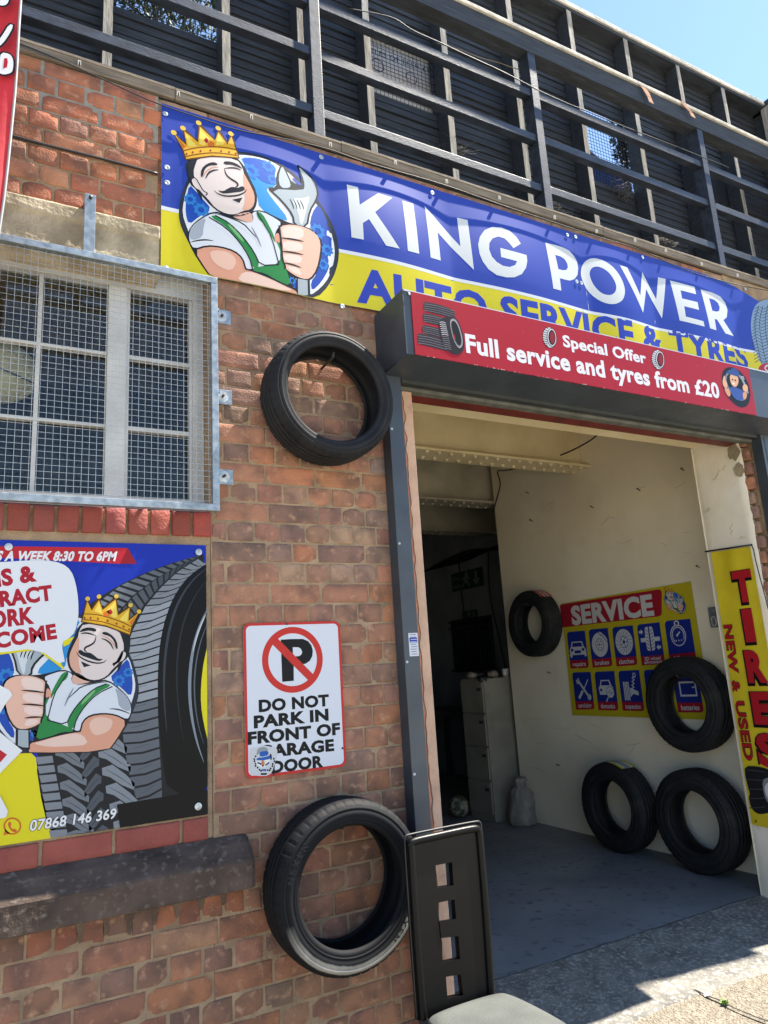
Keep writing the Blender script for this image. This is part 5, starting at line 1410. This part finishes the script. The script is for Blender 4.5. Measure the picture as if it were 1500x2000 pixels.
# ================================================================== RED FLAG AT THE LEFT EDGE
fl_y = -.42
A = wall_art(fl_y, .0006)
fd = MB(); E_ = [(40,-60),(38,0),(34,60),(31,120),(27,180),(20,250),(13,320),(5,390),(-4,450),(-14,520)]
vs = []; fs = []; nX = 24
def fwav(u, z): return .018*math.sin(u*26+z*2.2)+.012*noise.noise((u*6, z*3, 1))
for (x, y) in E_:
    e = A.px(x, y)
    for i in range(nX+1):
        u = e[0]-.55*i/nX; vs.append((u, fl_y+fwav(e[0]-u, e[1])-fwav(0, e[1]), e[1]))
for j in range(len(E_)-1):
    for i in range(nX): a = j*(nX+1)+i; fs.append((a, a+1, a+nX+2, a+nX+1))
M_FLAG = mat('red_flag_cloth', '#b3202c', '#97161f', scale=5, rough=.75, bump=.1, bscale=30)
fd.add(vs, fs, M_FLAG, True)
flag = fd.build('flag', fixn=False); tag(flag, 'red cloth flag with white black-edged letters hanging at the left edge of the view', 'flag')
pm = MB(); pm.tube([PY(x+2.5, y, fl_y) for x, y in E_], .0045, mat('grey_flag_hem', '#8a8a8c', None, rough=.6), n=8); q = pm.build('hem'); q.parent = flag
def wv(pts, c, l):
    q = [A.px(*p) for p in pts]; ex = A.px(28, 130)[0]
    A.fill(q, c, l)
def let(pts, hole=None):
    o = A.mb
    q = smooth([A.px(*p) for p in pts], 1); c = Vector((sum(p[0] for p in q)/len(q), sum(p[1] for p in q)/len(q)))
    A.stroke(q, .012, '#17181c', 1, closed=True); A.fill(q, '#e3e4ea', 2, [[A.px(*p) for p in hole]] if hole else ())
let([(2,110),(18,113),(24,120),(26,130),(25,143),(22,150),(8,154),(-4,150),(-2,130)], None); wv([(8,122),(14,122),(15,130),(13,140),(6,142)], '#b3202c', 3)
let([(18,55),(27,58),(12,85),(-2,100),(-10,96),(4,78)]); let([(-8,-30),(14,-20),(18,0),(16,14),(8,20),(-6,18)])
o = A.mb.build('print', fixn=False)
for v in o.data.vertices: v.co.y += -.018
o.parent = flag

# ================================================================== INSIDE THE GARAGE
SX = 4.742
sv = thing('service_poster', 'yellow service poster with two rows of blue icons on the cream side wall', 'poster', (SX, 1.6, -.52))
A = side_art(SX, .0004)
def pl(k, pts, sm=0, closed=True):
    q = [A.px(*k(*p)) for p in pts]
    return smooth(q, sm, closed) if sm else q
ks = K(1080, 1120, .226667)
corners = [A.px(*ks(68, 262)), A.px(*ks(1186, 68)), A.px(*ks(1374, 1262)), A.px(*ks(168, 1222))]
A.fill(corners, '#d6c62e', 0)
bd = MB(); prism(bd, [A.w(q, -1) for q in corners[::-1]], None, (-1, 0, 0), .003, ink('#c9c7c0'))
# red heading
A.fill(pl(ks, [(60,280),(70,268),(905,138),(930,142),(938,165),(938,345),(930,362),(910,370),(84,466),(66,330)]), '#b1283a', 1)
A.textpx('SERVICE', ks(172, 438), ks(868, 352), ks(168, 282), '#e3e3e6', 2, bold=.05)
emblem(A, affine([(328,230),(180,900),(1130,1555)], [A.px(*ks(988,112)), A.px(*ks(955,215)), A.px(*ks(1105,352))]), 1.5, A.px(*ks(955,215))[0] and abs(A.px(*ks(1150,215))[0]-A.px(*ks(955,215))[0])/1170, simple=True)
cells = [((118,505),(274,492),(312,812),(152,820)), ((305,485),(472,468),(515,798),(342,812)), ((508,465),(688,446),(730,788),(548,802)), ((722,442),(918,420),(968,780),(766,794)), ((960,410),(1182,390),(1240,760),(1010,780)),
         ((164,852),(324,848),(360,1172),(200,1174)), ((356,848),(528,840),(566,1182),(392,1178)), ((560,840),(742,832),(790,1188),(602,1182)), ((780,832),(980,822),(1040,1190),(828,1190)), ((1020,822),(1240,812),(1302,1198),(1080,1198))]
names = ['repairs', 'brakes', 'clutches', '3D wheel', 'AC regas', 'servicing', 'diagnostics', 'suspension', 'exhausts', 'batteries']
IW = '#dfe3ea'
def cell(q):
    P = [Vector(A.px(*ks(*c))) for c in q]
    def f(u, v): return tuple(P[0]*(1-u)*(1-v)+P[1]*u*(1-v)+P[2]*u*v+P[3]*(1-u)*v)
    return f
def fc(f, pts, c, l, sm=0, holes=()):
    g = [f(*p) for p in (smooth(pts, sm) if sm else pts)]; A.fill(g, c, l, [[f(*p) for p in h] for h in holes])
def sc_(f, pts, wd, l=3, sm=0, c=IW, closed=False): A.stroke([f(*p) for p in (smooth(pts, sm, closed) if sm else pts)], wd, c, l, closed)
def ell(cx, cy, rx, ry, n=22): return [(cx+rx*math.cos(2*math.pi*i/n), cy+ry*math.sin(2*math.pi*i/n)) for i in range(n)]
for i, q in enumerate(cells):
    f = cell(q)
    fc(f, [(0, .10), (.03, .03), (.12, 0), (1, 0), (1, .78), (0, .78)], '#23379a', 1)
    fc(f, [(0, .78), (1, .78), (1, .92), (.97, .98), (.88, 1), (0, 1)], '#b1283a', 1)
    if i == 3:
        A.text('3D wheel', f(.16, .885), f(.84, .885), .028, IW, 2, bold=.02); A.text('alignment', f(.13, .97), f(.90, .97), .028, IW, 2, bold=.02)
    else: A.text(names[i], f(.15, .945), f(.85, .945), .040, IW, 2, bold=.02)
    if i == 0:
        fc(f, [(.22,.28),(.78,.28),(.85,.42),(.95,.50),(.95,.68),(.86,.70),(.84,.64),(.2,.64),(.18,.70),(.08,.70),(.06,.50),(.15,.42)], IW, 2); fc(f, [(.27,.31),(.73,.31),(.79,.42),(.21,.42)], '#23379a', 3); fc(f, [(.12,.47),(.28,.47),(.26,.54),(.14,.54)], '#23379a', 3); fc(f, [(.72,.47),(.88,.47),(.86,.54),(.74,.54)], '#23379a', 3); fc(f, [(.32,.52),(.68,.52),(.66,.60),(.34,.60)], '#23379a', 3); sc_(f, [(.0,.66),(.12,.6),(.12,.72)], .006)
    if i == 1:
        fc(f, ell(.5,.42,.40,.32), IW, 2); fc(f, ell(.5,.42,.21,.165), '#23379a', 3); fc(f, ell(.5,.42,.19,.15), IW, 4)
        for k in range(6): fc(f, ell(.5+.12*math.cos(k*1.047), .42+.095*math.sin(k*1.047), .025, .02, 8), '#23379a', 5)
        fc(f, ell(.5,.42,.04,.03, 8), '#23379a', 5); fc(f, [(.5,.06),(.62,.08),(.85,.22),(.95,.36),(.86,.36),(.7,.22),(.52,.14)], '#23379a', 4); fc(f, [(.53,.08),(.64,.10),(.84,.22),(.93,.34),(.86,.33),(.7,.19),(.54,.12)], IW, 5)
    if i == 2:
        fc(f, ell(.5,.40,.41,.33), IW, 2); fc(f, ell(.5,.40,.20,.16), '#23379a', 3); fc(f, ell(.5,.40,.175,.14), IW, 4); fc(f, ell(.5,.40,.06,.05, 10), '#23379a', 5)
        for k in range(16): a = k*math.pi/8; sc_(f, [(.5+.23*math.cos(a), .40+.185*math.sin(a)), (.5+.37*math.cos(a+.25), .40+.30*math.sin(a+.25))], .004, 5, c='#23379a')
        for k in range(5): a = k*1.257; fc(f, ell(.5+.125*math.cos(a), .40+.10*math.sin(a), .03, .02, 8), '#23379a', 5)
    if i == 3:
        fc(f, rrp(.30,.10,.48,.66) if False else [(.33,.12),(.38,.08),(.47,.08),(.47,.66),(.38,.66),(.33,.62),(.30,.38)], IW, 2); fc(f, [(.53,.08),(.62,.08),(.67,.12),(.70,.38),(.67,.62),(.62,.66),(.53,.66)], IW, 2)
        fc(f, [(.10,.34),(.30,.34),(.30,.44),(.10,.44)], IW, 2); fc(f, [(.70,.34),(.92,.34),(.92,.44),(.70,.44)], IW, 2)
        for k in range(6): y = .14+k*.085; sc_(f, [(.34,y),(.45,y+.05)], .005, 4, c='#23379a'); sc_(f, [(.66,y),(.55,y+.05)], .005, 4, c='#23379a')
        fc(f, [(.06,.16),(.15,.16),(.15,.12),(.24,.19),(.15,.26),(.15,.22),(.06,.22)], IW, 2); fc(f, [(.92,.56),(.83,.56),(.83,.52),(.74,.59),(.83,.66),(.83,.62),(.92,.62)], IW, 2)
    if i == 4:
        sc_(f, ell(.46,.36,.28,.24), .008, 2, closed=True); sc_(f, ell(.46,.36,.22,.19)[8:22]+ell(.46,.36,.22,.19)[:3], .007, 2); sc_(f, [(.42,.36),(.54,.28)], .012, 2); fc(f, ell(.42,.36,.035,.03,10), IW, 3)
        for x in (.36, .46, .56): fc(f, ell(x,.48,.022,.02,8), IW, 3)
        sc_(f, ell(.46,.08,.08,.055,12), .010, 2, closed=True)
    if i == 5:
        sc_(f, [(.28,.22),(.78,.66)], .022); fc(f, ell(.80,.67,.10,.08), IW, 3); sc_(f, [(.20,.20),(.24,.30),(.34,.28),(.30,.16)], .014); sc_(f, [(.82,.20),(.55,.46)], .010); sc_(f, [(.48,.50),(.24,.70)], .026)
    if i == 6:
        fc(f, [(.28,.22),(.70,.22),(.78,.36),(.86,.42),(.86,.60),(.18,.60),(.14,.42),(.22,.36)], IW, 2); fc(f, [(.32,.25),(.66,.25),(.72,.36),(.27,.36)], '#23379a', 3); fc(f, [(.2,.44),(.32,.45),(.3,.52),(.2,.5)], '#23379a', 3)
        fc(f, ell(.70,.54,.2,.155), '#23379a', 3); fc(f, ell(.70,.54,.18,.14), IW, 4); sc_(f, [(.55,.55),(.64,.55),(.68,.47),(.72,.62),(.76,.54),(.85,.54)], .005, 5, c='#23379a'); sc_(f, [(.58,.66),(.46,.78)], .012, 4)
    if i == 7:
        for x in (.20,.27,.34,.41): sc_(f, [(x,.28),(x,.74)], .011)
        fc(f, [(.46,.42),(.60,.46),(.84,.52),(.84,.62),(.60,.58),(.46,.66)], IW, 2)
        z_ = [(.60+.03*k/2+(.05 if k % 2 else -.05), .46-.045*k) for k in range(8)]; sc_(f, z_, .009); sc_(f, ell(.74,.12,.06,.05,12), .008, closed=True)
    if i == 8: fc(f, [(.12,.40),(.20,.34),(.22,.40),(.9,.36),(.9,.58),(.26,.58),(.2,.48),(.12,.48)], IW, 2)
    if i == 9: fc(f, [(.2,.3),(.86,.3),(.86,.64),(.2,.64)], IW, 2, holes=[[(.25,.34),(.81,.34),(.81,.60),(.25,.60)]]); fc(f, [(.7,.42),(.8,.42),(.8,.45),(.7,.45)], IW, 3)
adopt(sv, [bd.build('backing'), A.mb.build('print', fixn=False)])

# scratches and rubbed marks on the side wall
scr = side_art(4.7492, .0002); rs_ = random.Random(21)
for (px_, py_, n_, sp) in ((1180, 1030, 9, 40), (1120, 1350, 8, 40), (1080, 1440, 12, 40), (1330, 1060, 6, 30), (1040, 1000, 5, 30), (1240, 1450, 8, 40), (1040, 1500, 7, 30), (1300, 980, 5, 40)):
    for k in range(n_//2):
        x0_, y0_ = px_+rs_.gauss(0, sp), py_+rs_.gauss(0, sp*.6); a = rs_.uniform(-.9, .4); L_ = rs_.uniform(12, 45); c_ = rs_.uniform(-.5, .5)
        pts = [scr.px(x0_+L_*t*math.cos(a+c_*t), y0_+L_*t*math.sin(a+c_*t)) for t in (0, .25, .5, .75, 1)]
        scr.stroke(smooth(pts, 1, False), rs_.uniform(.002, .006), rs_.choice(['#ddd2be', '#cfc4b0', '#e6dcc9']), .5+.1*k, taper=True)
q = scr.mb.build('scuff_marks', fixn=False); adopt(bld, [q])
# banner on the reveal
BX = 4.383
bnr = thing('tyre_banner', 'tall yellow cloth banner with red lettering hung on the doorway reveal', 'banner', (BX, .24, -1.15))
kv = K(1360, 1040, .3)
A = side_art(BX, .0006)
def px_v(x, y): return A.px(*kv(x, y))
topL, topR = px_v(92, 130), px_v(345, 90); botL, botR = px_v(358, 1900), (px_v(345, 90)[0]+.01, px_v(358, 1900)[1]-.02)
def cloth(u, v): return -.010*math.sin(u*30+2)*min(1, max(0, (v+.2)))-.004*noise.noise((u*7, v*3, 2))
vs = []; fs = []; nu, nv = 18, 60; mb = MB()
for j in range(nv+1):
    for i in range(nu+1):
        a, b = i/nu, j/nv
        L_ = Vector(topL).lerp(Vector(botL), b); R_b = Vector(topR).lerp(Vector(botR), b); q = L_.lerp(R_b, a)
        vs.append((BX+.0045+cloth(q.x, q.y)*.55, -q.x, q.y))
for j in range(nv):
    for i in range(nu): a = j*(nu+1)+i; fs.append((a, a+nu+1, a+nu+2, a+1))
mb.add(vs, fs, mat('yellow_cloth', '#cdb91a', '#bfa912', scale=6, rough=.7, bump=.08, bscale=60), True)
clo = mb.build('cloth', fixn=False)
def bl(t, a, b, top, l=1, bold=.07, sh=.008, **k):
    Pa, Pb = px_v(*a), px_v(*b); h_ = abs(Vector(px_v(*top)).y-Vector(Pa).y)
    A.text(t, (Pa[0]-.004, Pa[1]-sh), (Pb[0]-.004, Pb[1]-sh), h_, '#1b1b1d', l, bold=bold+.035, **k); A.text(t, Pa, Pb, h_, '#bd2530', l+1, bold=bold, **k)
W_ = .165
def big(t, yb, yt, w_=W_, xc=None):
    uc = px_v(0, 0)[0] if xc is None else xc
    A.text(t, (uc-w_/2-.006, yb-.008), (uc+w_/2-.006, yb-.008), yt-yb, '#1b1b1d', 1, bold=.10); A.text(t, (uc-w_/2, yb), (uc+w_/2, yb), yt-yb, '#bd2530', 2, bold=.055)
def zc(x, y): return px_v(x, y)
uc = (zc(290, 255)[0]+zc(330, 250)[0])/2
big('T', zc(320, 440)[1], zc(285, 250)[1], .125, zc(305, 345)[0]); big('I', zc(345, 700)[1], zc(325, 500)[1], .050, zc(342, 600)[0])
big('R', zc(355, 965)[1], zc(325, 770)[1], .125, zc(388, 870)[0]); big('E', zc(400, 1235)[1], zc(380, 1040)[1], .115, zc(425, 1130)[0]); big('S', zc(440, 1510)[1], zc(420, 1310)[1], .125, zc(462, 1400)[0])
# small vertical lettering, read downwards
def vtext(t, a, b, hgt):
    Pa, Pb = Vector(zc(*a)), Vector(zc(*b)); d = (Pb-Pa); n_ = Vector((-d.normalized().y, d.normalized().x))
    A.text(t, Pa, Pb, hgt, '#1b1b1d', 1, bold=.055, up=n_); A.text(t, Pa, Pb, hgt, '#bd2530', 2, bold=.02, up=n_)
vtext('NEW', (180, 605), (225, 915), .062); vtext('&', (233, 965), (243, 1040), .056); vtext('USED', (255, 1100), (318, 1480), .066)
def pf2(pts, c, l, sm=1): A.fill([zc(*p) for p in (smooth(pts, sm) if sm else pts)], c, l)
pf2([(316,1520),(400,1522),(470,1540),(560,1600),(540,1800),(440,1835),(390,1830),(355,1790),(342,1725),(350,1700),(338,1660),(320,1590)], '#26272a', 1)
for k in range(5): A.stroke([zc(330+k*4, 1545+k*62), zc(400, 1552+k*60), zc(450, 1560+k*56)], .006, '#4a4c50', 2)
pf2([(430,1610),(480,1590),(560,1600),(560,1780),(470,1770),(440,1700)], '#8f9298', 3); pf2([(445,1640),(500,1615),(540,1640),(540,1740),(480,1750),(452,1700)], '#e2e3e6', 4)
prt = A.mb.build('print', fixn=False)
for v in prt.data.vertices: v.co.x += cloth(-v.co.y, v.co.z)*.55-.0012
mb = MB(); mb.tube([tuple(A.w(zc(65, 125), 0)+Vector((-.012, 0, 0))), tuple(A.w(zc(370, 80), 0)+Vector((-.012, 0, 0)))], .006, M_BLACK, n=8); rod = mb.build('rod')
mb = MB(); mb.tube([tuple(A.w(zc(*p), 0)+Vector((-.010, 0, 0))) for p in ((365, 80), (378, 110), (392, 180), (420, 290), (445, 380), (475, 500))], .0035, M_BLACK, n=6); cd_ = mb.build('cord')
eb = MB(); ce = A.w(zc(388, 1880), 3); eb.lathe([(.004, -.001), (.008, -.002), (.009, 0)], M_BLACK, tuple(ce), 12, 'y'); ey_ = eb.build('eyelet')
adopt(bnr, [clo, prt, rod, cd_, ey_])
# socket box on the wall behind it
p = PX(1399, 1205, 4.748); mb = MB(); mb.box((4.715, p.y-.04, p.z-.075), (4.749, p.y+.04, p.z+.075), M_GALV, bev=.004); so_ = mb.build('socket_box'); tag(so_, 'grey metal socket box on the cream wall next to the yellow banner', 'socket box')
mb = MB(); mb.tube([(4.712, p.y+.02*math.cos(a*.6)-.0, p.z-.03+.035*math.sin(a*.6)) for a in range(11)], .003, M_CLIP, n=6); q = mb.build('loop'); q.parent = so_

# filing cabinet
fc_ = thing('filing_cabinet', 'beige four drawer metal filing cabinet at the end of the cream wall', 'filing cabinet', (4.75, 3.5, -1.552))
ob = []; mb = MB(); mb.box((4.455, 3.29, -1.55), (5.0, 3.70, -.17), M_CAB, bev=.004); ob.append(mb.build('carcass'))
for k in range(4):
    z1 = -.20-k*.325; mb = MB(); mb.box((4.437, 3.302, z1-.305), (4.4545, 3.688, z1), M_CAB, bev=.004); d_ = mb.build('drawer'); ob.append(d_)
    mb = MB(); mb.box((4.428, 3.32, z1-.045), (4.4365, 3.67, z1-.025), M_CAB); mb.box((4.4355, 3.33, z1-.09), (4.4368, 3.40, z1-.06), M_ANTHD); hd = mb.build('handle'); hd.parent = d_
adopt(fc_, ob)
def blob(name, c, r, m, seed, label, cat, sub=3, amp=.35, fr=9):
    bm = bmesh.new(); bmesh.ops.create_icosphere(bm, subdivisions=sub, radius=1)
    for v in bm.verts:
        k = 1+amp*noise.noise(v.co*fr*.3+Vector((seed, 0, 0)))+amp*.5*noise.noise(v.co*fr*.8+Vector((0, seed, 0)))
        v.co = Vector((c[0]+v.co.x*r[0]*k, c[1]+v.co.y*r[1]*k, c[2]+max(-.95, v.co.z)*r[2]*k))
    me = bpy.data.meshes.new(name); bm.to_mesh(me); bm.free(); me.polygons.foreach_set('use_smooth', [True]*len(me.polygons)); me.materials.append(m)
    o = bpy.data.objects.new(name, me); COL.objects.link(o); return tag(o, label, cat)
M_RAG = mat('pale_rag', '#a39583', '#857865', scale=12, rough=.95)
blob('rag', (4.50, 3.55, -.138), (.05, .06, .035), M_RAG, 3, 'crumpled pale rag on the filing cabinet, the one nearer its drawer fronts', 'rag'); blob('rag', (4.66, 3.40, -.135), (.06, .06, .038), M_RAG, 8, 'crumpled pale rag on the filing cabinet beside the paper cup', 'rag')
mb = MB(); mb.lathe([(0, 0), (.030, 0), (.038, .085), (.036, .085), (.029, .004)], mat('paper_cup', '#cfcac0', None, rough=.7), (4.80, 3.36, -.168), 20); tag(mb.build('cup'), 'pale paper cup at the wall end of the filing cabinet top', 'cup')
blob('glove', (4.48, 3.32, -.18), (.05, .035, .04), M_BLACK, 5, 'black work glove drooping over the filing cabinet edge', 'glove')
blob('tool_bag', (4.62, 3.58, -.13), (.10, .08, .04), M_BLACK, 11, 'flat black tool bag at the back of the filing cabinet top', 'bag')
# sack
sk = MB()
def sackj(i, j, r, h):
    a = i/40*2*math.pi; k = 1+.07*math.sin(a*3+h*9)+.16*noise.noise((math.cos(a)*1.6, math.sin(a)*1.6, h*7))+(.16*math.sin(a*9+1) if h > .28 else 0)+(.25*math.sin(a*2) if h > .38 else 0)
    return r*k*.86, h*.97
sp_ = [(0, .002), (.12, .0), (.15, .025), (.156, .07), (.152, .12), (.144, .17), (.140, .21), (.132, .25), (.118, .29), (.098, .32), (.075, .345), (.056, .36), (.052, .372), (.066, .39), (.082, .415), (.070, .445), (.03, .44), (0, .42)]
sk.lathe(sp_, M_SACK, (4.60, 3.035, -1.552), 40, 'z', False, sackj); s_o = sk.build('sack'); tag(s_o, 'tied off-white woven sack standing in the wall corner by the filing cabinet', 'sack')
tie = MB(); tie.tube([(4.60+.05*math.cos(a*.5), 3.035+.05*math.sin(a*.5), -1.552+.385) for a in range(14)], .006, M_COPE, n=6); q = tie.build('tie'); q.parent = s_o
# ball
bl_ = blob('ball', (4.33, 3.74, -1.442), (.11, .11, .11), mat('scuffed_ball', '#8f8a74', '#3a3d2e', scale=16, rough=.6, lo=.45, hi=.55), 2, 'scuffed pale football on the floor by the filing cabinet', 'ball', 3, 0.0)
# exit signs, barred window, cables on the far wall
def sign_far(y0, y1, z0, z1, label, small=False):
    mb = MB(); mb.box((5.985, y0, z0), (5.999, y1, z1), ink('#235040'))
    A = Art((5.984, 0, 0), (0, -1, 0), (0, 0, 1), (-1, 0, 0), .0008); u0, u1 = -y1, -y0; w_, h_ = u1-u0, z1-z0
    if not small:
        A.text('Fire', (u0+.05*w_, z0+.55*h_), (u0+.30*w_, z0+.55*h_), .26*h_, '#8d958d', 1, bold=.02); A.text('exit', (u0+.05*w_, z0+.15*h_), (u0+.30*w_, z0+.15*h_), .26*h_, '#8d958d', 1, bold=.02)
    def R(u, v): return (u0+u*w_, z0+v*h_)
    A.fill([R(*p) for p in [(.84,.85),(.84,.45),(.92,.45),(.80,.12),(.68,.45),(.76,.45),(.76,.85)]], '#8d958d', 1); A.circle(R(.50,.80), .05*w_, '#8d958d', 1)
    A.fill([R(*p) for p in [(.42,.70),(.55,.72),(.60,.52),(.56,.50),(.53,.60),(.52,.42),(.60,.25),(.56,.10),(.50,.30),(.44,.38),(.36,.12),(.32,.16),(.42,.45),(.42,.58),(.36,.50),(.33,.54)]], '#8d958d', 1)
    o = mb.build('exit_sign'); tag(o, label, 'exit sign'); q = A.mb.build('print', o, fixn=False)
sign_far(5.21, 5.98, 1.035, 1.30, 'large green fire exit sign with down arrow on the dim far wall'); sign_far(5.42, 5.78, .60, .73, 'small exit sign just above the barred window on the dim far wall', True)
gw = MB(); gw.box((5.975, 5.10, -.12), (5.998, 6.08, .62), mat('night_glass', '#30363c', None, rough=.2)); go = gw.build('barred_window'); tag(go, 'dim barred window low on the far wall of the garage', 'window')
gb = MB()
for k in range(11): y = 5.16+k*.086; gb.box((5.945, y-.009, -.10), (5.963, y+.009, .58), M_BLACK)
for z in (-.10, .50, .59): gb.box((5.940, 5.08, z-.012), (5.944, 6.10, z+.012), M_BLACK)
q = gb.build('bars'); q.parent = go
for k in range(4): cable('wall_cable', [(5.97-.01*k, 3.3, 1.50+.03*k), (5.965, 4.6, 1.53-.02*k), (5.95, 5.6, 1.44+.04*k), (5.96, 7.1, 1.47-.03*k)], .014, 'sagging dark cable of the bundle along the dim far wall', group='cable bundle on the far wall')
cable('drop_cable', [(5.965, 5.72, 1.5), (5.955, 5.70, .9), (5.96, 5.66, .2)], .012, 'dark cable dropping past the fire exit sign')
cable('drop_cable', [(5.965, 5.0, 1.5), (5.955, 5.04, .9), (5.96, 4.93, .3), (5.96, 4.86, -.1)], .010, 'dark cable dropping beside the barred window, nearer the doorway')
# workbench clutter in the dark
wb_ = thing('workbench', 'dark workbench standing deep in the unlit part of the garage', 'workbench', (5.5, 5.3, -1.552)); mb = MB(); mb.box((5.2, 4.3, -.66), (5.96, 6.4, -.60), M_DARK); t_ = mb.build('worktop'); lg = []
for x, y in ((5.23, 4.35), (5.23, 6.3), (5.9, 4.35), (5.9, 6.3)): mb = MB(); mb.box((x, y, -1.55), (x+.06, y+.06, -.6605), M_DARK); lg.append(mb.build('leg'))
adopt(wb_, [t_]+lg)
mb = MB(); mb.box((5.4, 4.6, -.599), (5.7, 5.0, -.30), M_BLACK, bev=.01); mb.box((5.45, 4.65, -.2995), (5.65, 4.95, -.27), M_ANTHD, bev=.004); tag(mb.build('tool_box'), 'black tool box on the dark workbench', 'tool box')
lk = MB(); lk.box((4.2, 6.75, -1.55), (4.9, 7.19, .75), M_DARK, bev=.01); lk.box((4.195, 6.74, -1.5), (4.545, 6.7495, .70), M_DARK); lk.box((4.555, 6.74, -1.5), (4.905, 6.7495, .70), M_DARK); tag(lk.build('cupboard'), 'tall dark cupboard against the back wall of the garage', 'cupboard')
# cable slung under the girder and down the corner of the wall
cable('slung_cable', [PX(1190, 828, 4.73), PX(1150, 862, 4.6), PX(1085, 893, 4.5), PX(1010, 914, 4.5), PX(985, 919, 4.6), PX(972, 921, 4.70), PX(977, 945, 4.70), PX(970, 975, 4.70), PX(963, 1000, 4.71)], .007, 'black cable slung under the riveted girder and down the wall corner')
# nails in the cream wall
for x, y in ((1336,919),(1250,958),(1159,992),(1366,1109),(1033,964),(1040,1018),(1075,1315),(1093,1495)):
    p = PX(x, y, 4.749); mb = MB(); mb.tube([(4.749, p.y, p.z), (4.712, p.y-.006, p.z+.012)], .0035, M_RAG if False else M_ANTHD, n=6); mb.tube([(4.713, p.y-.006, p.z+.012), (4.710, p.y-.006, p.z+.0125)], .008, M_ANTHD, n=8); tag(mb.build('nail'), 'bent nail sticking out of the cream side wall', 'nail', 'nails in the side wall')
# maintenance sticker on the guide rail
A = wall_art(-.0738, .0003); kq = K(780, 900, .226667)
def pl(k, pts): return [A.px(*k(*p)) for p in pts]
x0, x1 = 1.632, 1.680; z1, z0 = A.px(*kq(100, 1484))[1], A.px(*kq(110, 1684))[1]
A.fill([(x0, z0), (x1, z0), (x1, z1), (x0, z1)], '#dfe3ea', 0); hh = z1-z0
A.fill([(x0+.004, z1-hh*.42), (x1-.004, z1-hh*.42), (x1-.004, z1-hh*.20), (x0+.004, z1-hh*.20)], '#2a3cab', 1)
for i in range(9):
    v = z1-hh*(.07+.105*i); c_ = '#cfd6ee' if .2 < (.07+.105*i) < .42 else '#8990b0'
    A.stroke([(x0+.006+.002*(i % 3), v), (x1-.006-.002*((i+1) % 3), v)], hh*.035, c_, 2)
o = A.mb.build('sticker', fixn=False); tag(o, 'small white and blue maintenance sticker on the left guide rail', 'sticker')
# litter and a weed on the road, crack along the joint
kg = K(900, 1500, .4)
p = PZ(*kg(1205, 1110), -1.615); mb = MB(); mb.add([(p.x-.02, p.y, p.z), (p.x+.025, p.y-.008, p.z+.004), (p.x+.02, p.y+.012, p.z+.01), (p.x-.01, p.y+.014, p.z+.002)], [(0, 1, 2, 3)], M_CLIP); tag(mb.build('paper_scrap', fixn=False), 'scrap of white paper on the sunlit road', 'litter')
p = PZ(*kg(1290, 1152), -1.618); rnd = random.Random(2); mb = MB()
for i in range(40):
    a = rnd.random()*6.3; l_ = rnd.uniform(.008, .022); e = Vector((math.cos(a), math.sin(a), rnd.uniform(.3, 1.2)))*l_; s_ = Vector((-math.sin(a), math.cos(a), 0))*.005; b = Vector(p)+Vector((rnd.uniform(-.015, .015), rnd.uniform(-.01, .01), 0)); mb.add([b, b+e*.5+s_, b+e, b+e*.5-s_], [(0, 1, 2, 3)], mat('weed_green', '#6d8a35', '#4b6a22', scale=30, rough=.7))
tag(mb.build('weed', fixn=False), 'tiny green weed in the road crack', 'weed')
mb = MB(); P = [PZ(*kg(x, y), -1.614) for x, y in ((1000,1105),(1060,1090),(1115,1072),(1160,1090),(1200,1112),(1255,1130),(1310,1160),(1380,1190),(1440,1215),(1510,1240))]
for i in range(len(P)-1):
    a, b = P[i], P[i+1]; n_ = Vector((-(b-a).y, (b-a).x, 0)).normalized()*random.uniform(.003, .009); mb.add([a-n_, b-n_*.8, b+n_*.8, a+n_], [(0, 1, 2, 3)], M_BLACK)
o = mb.build('road_crack', fixn=False); tag(o, kind='structure')
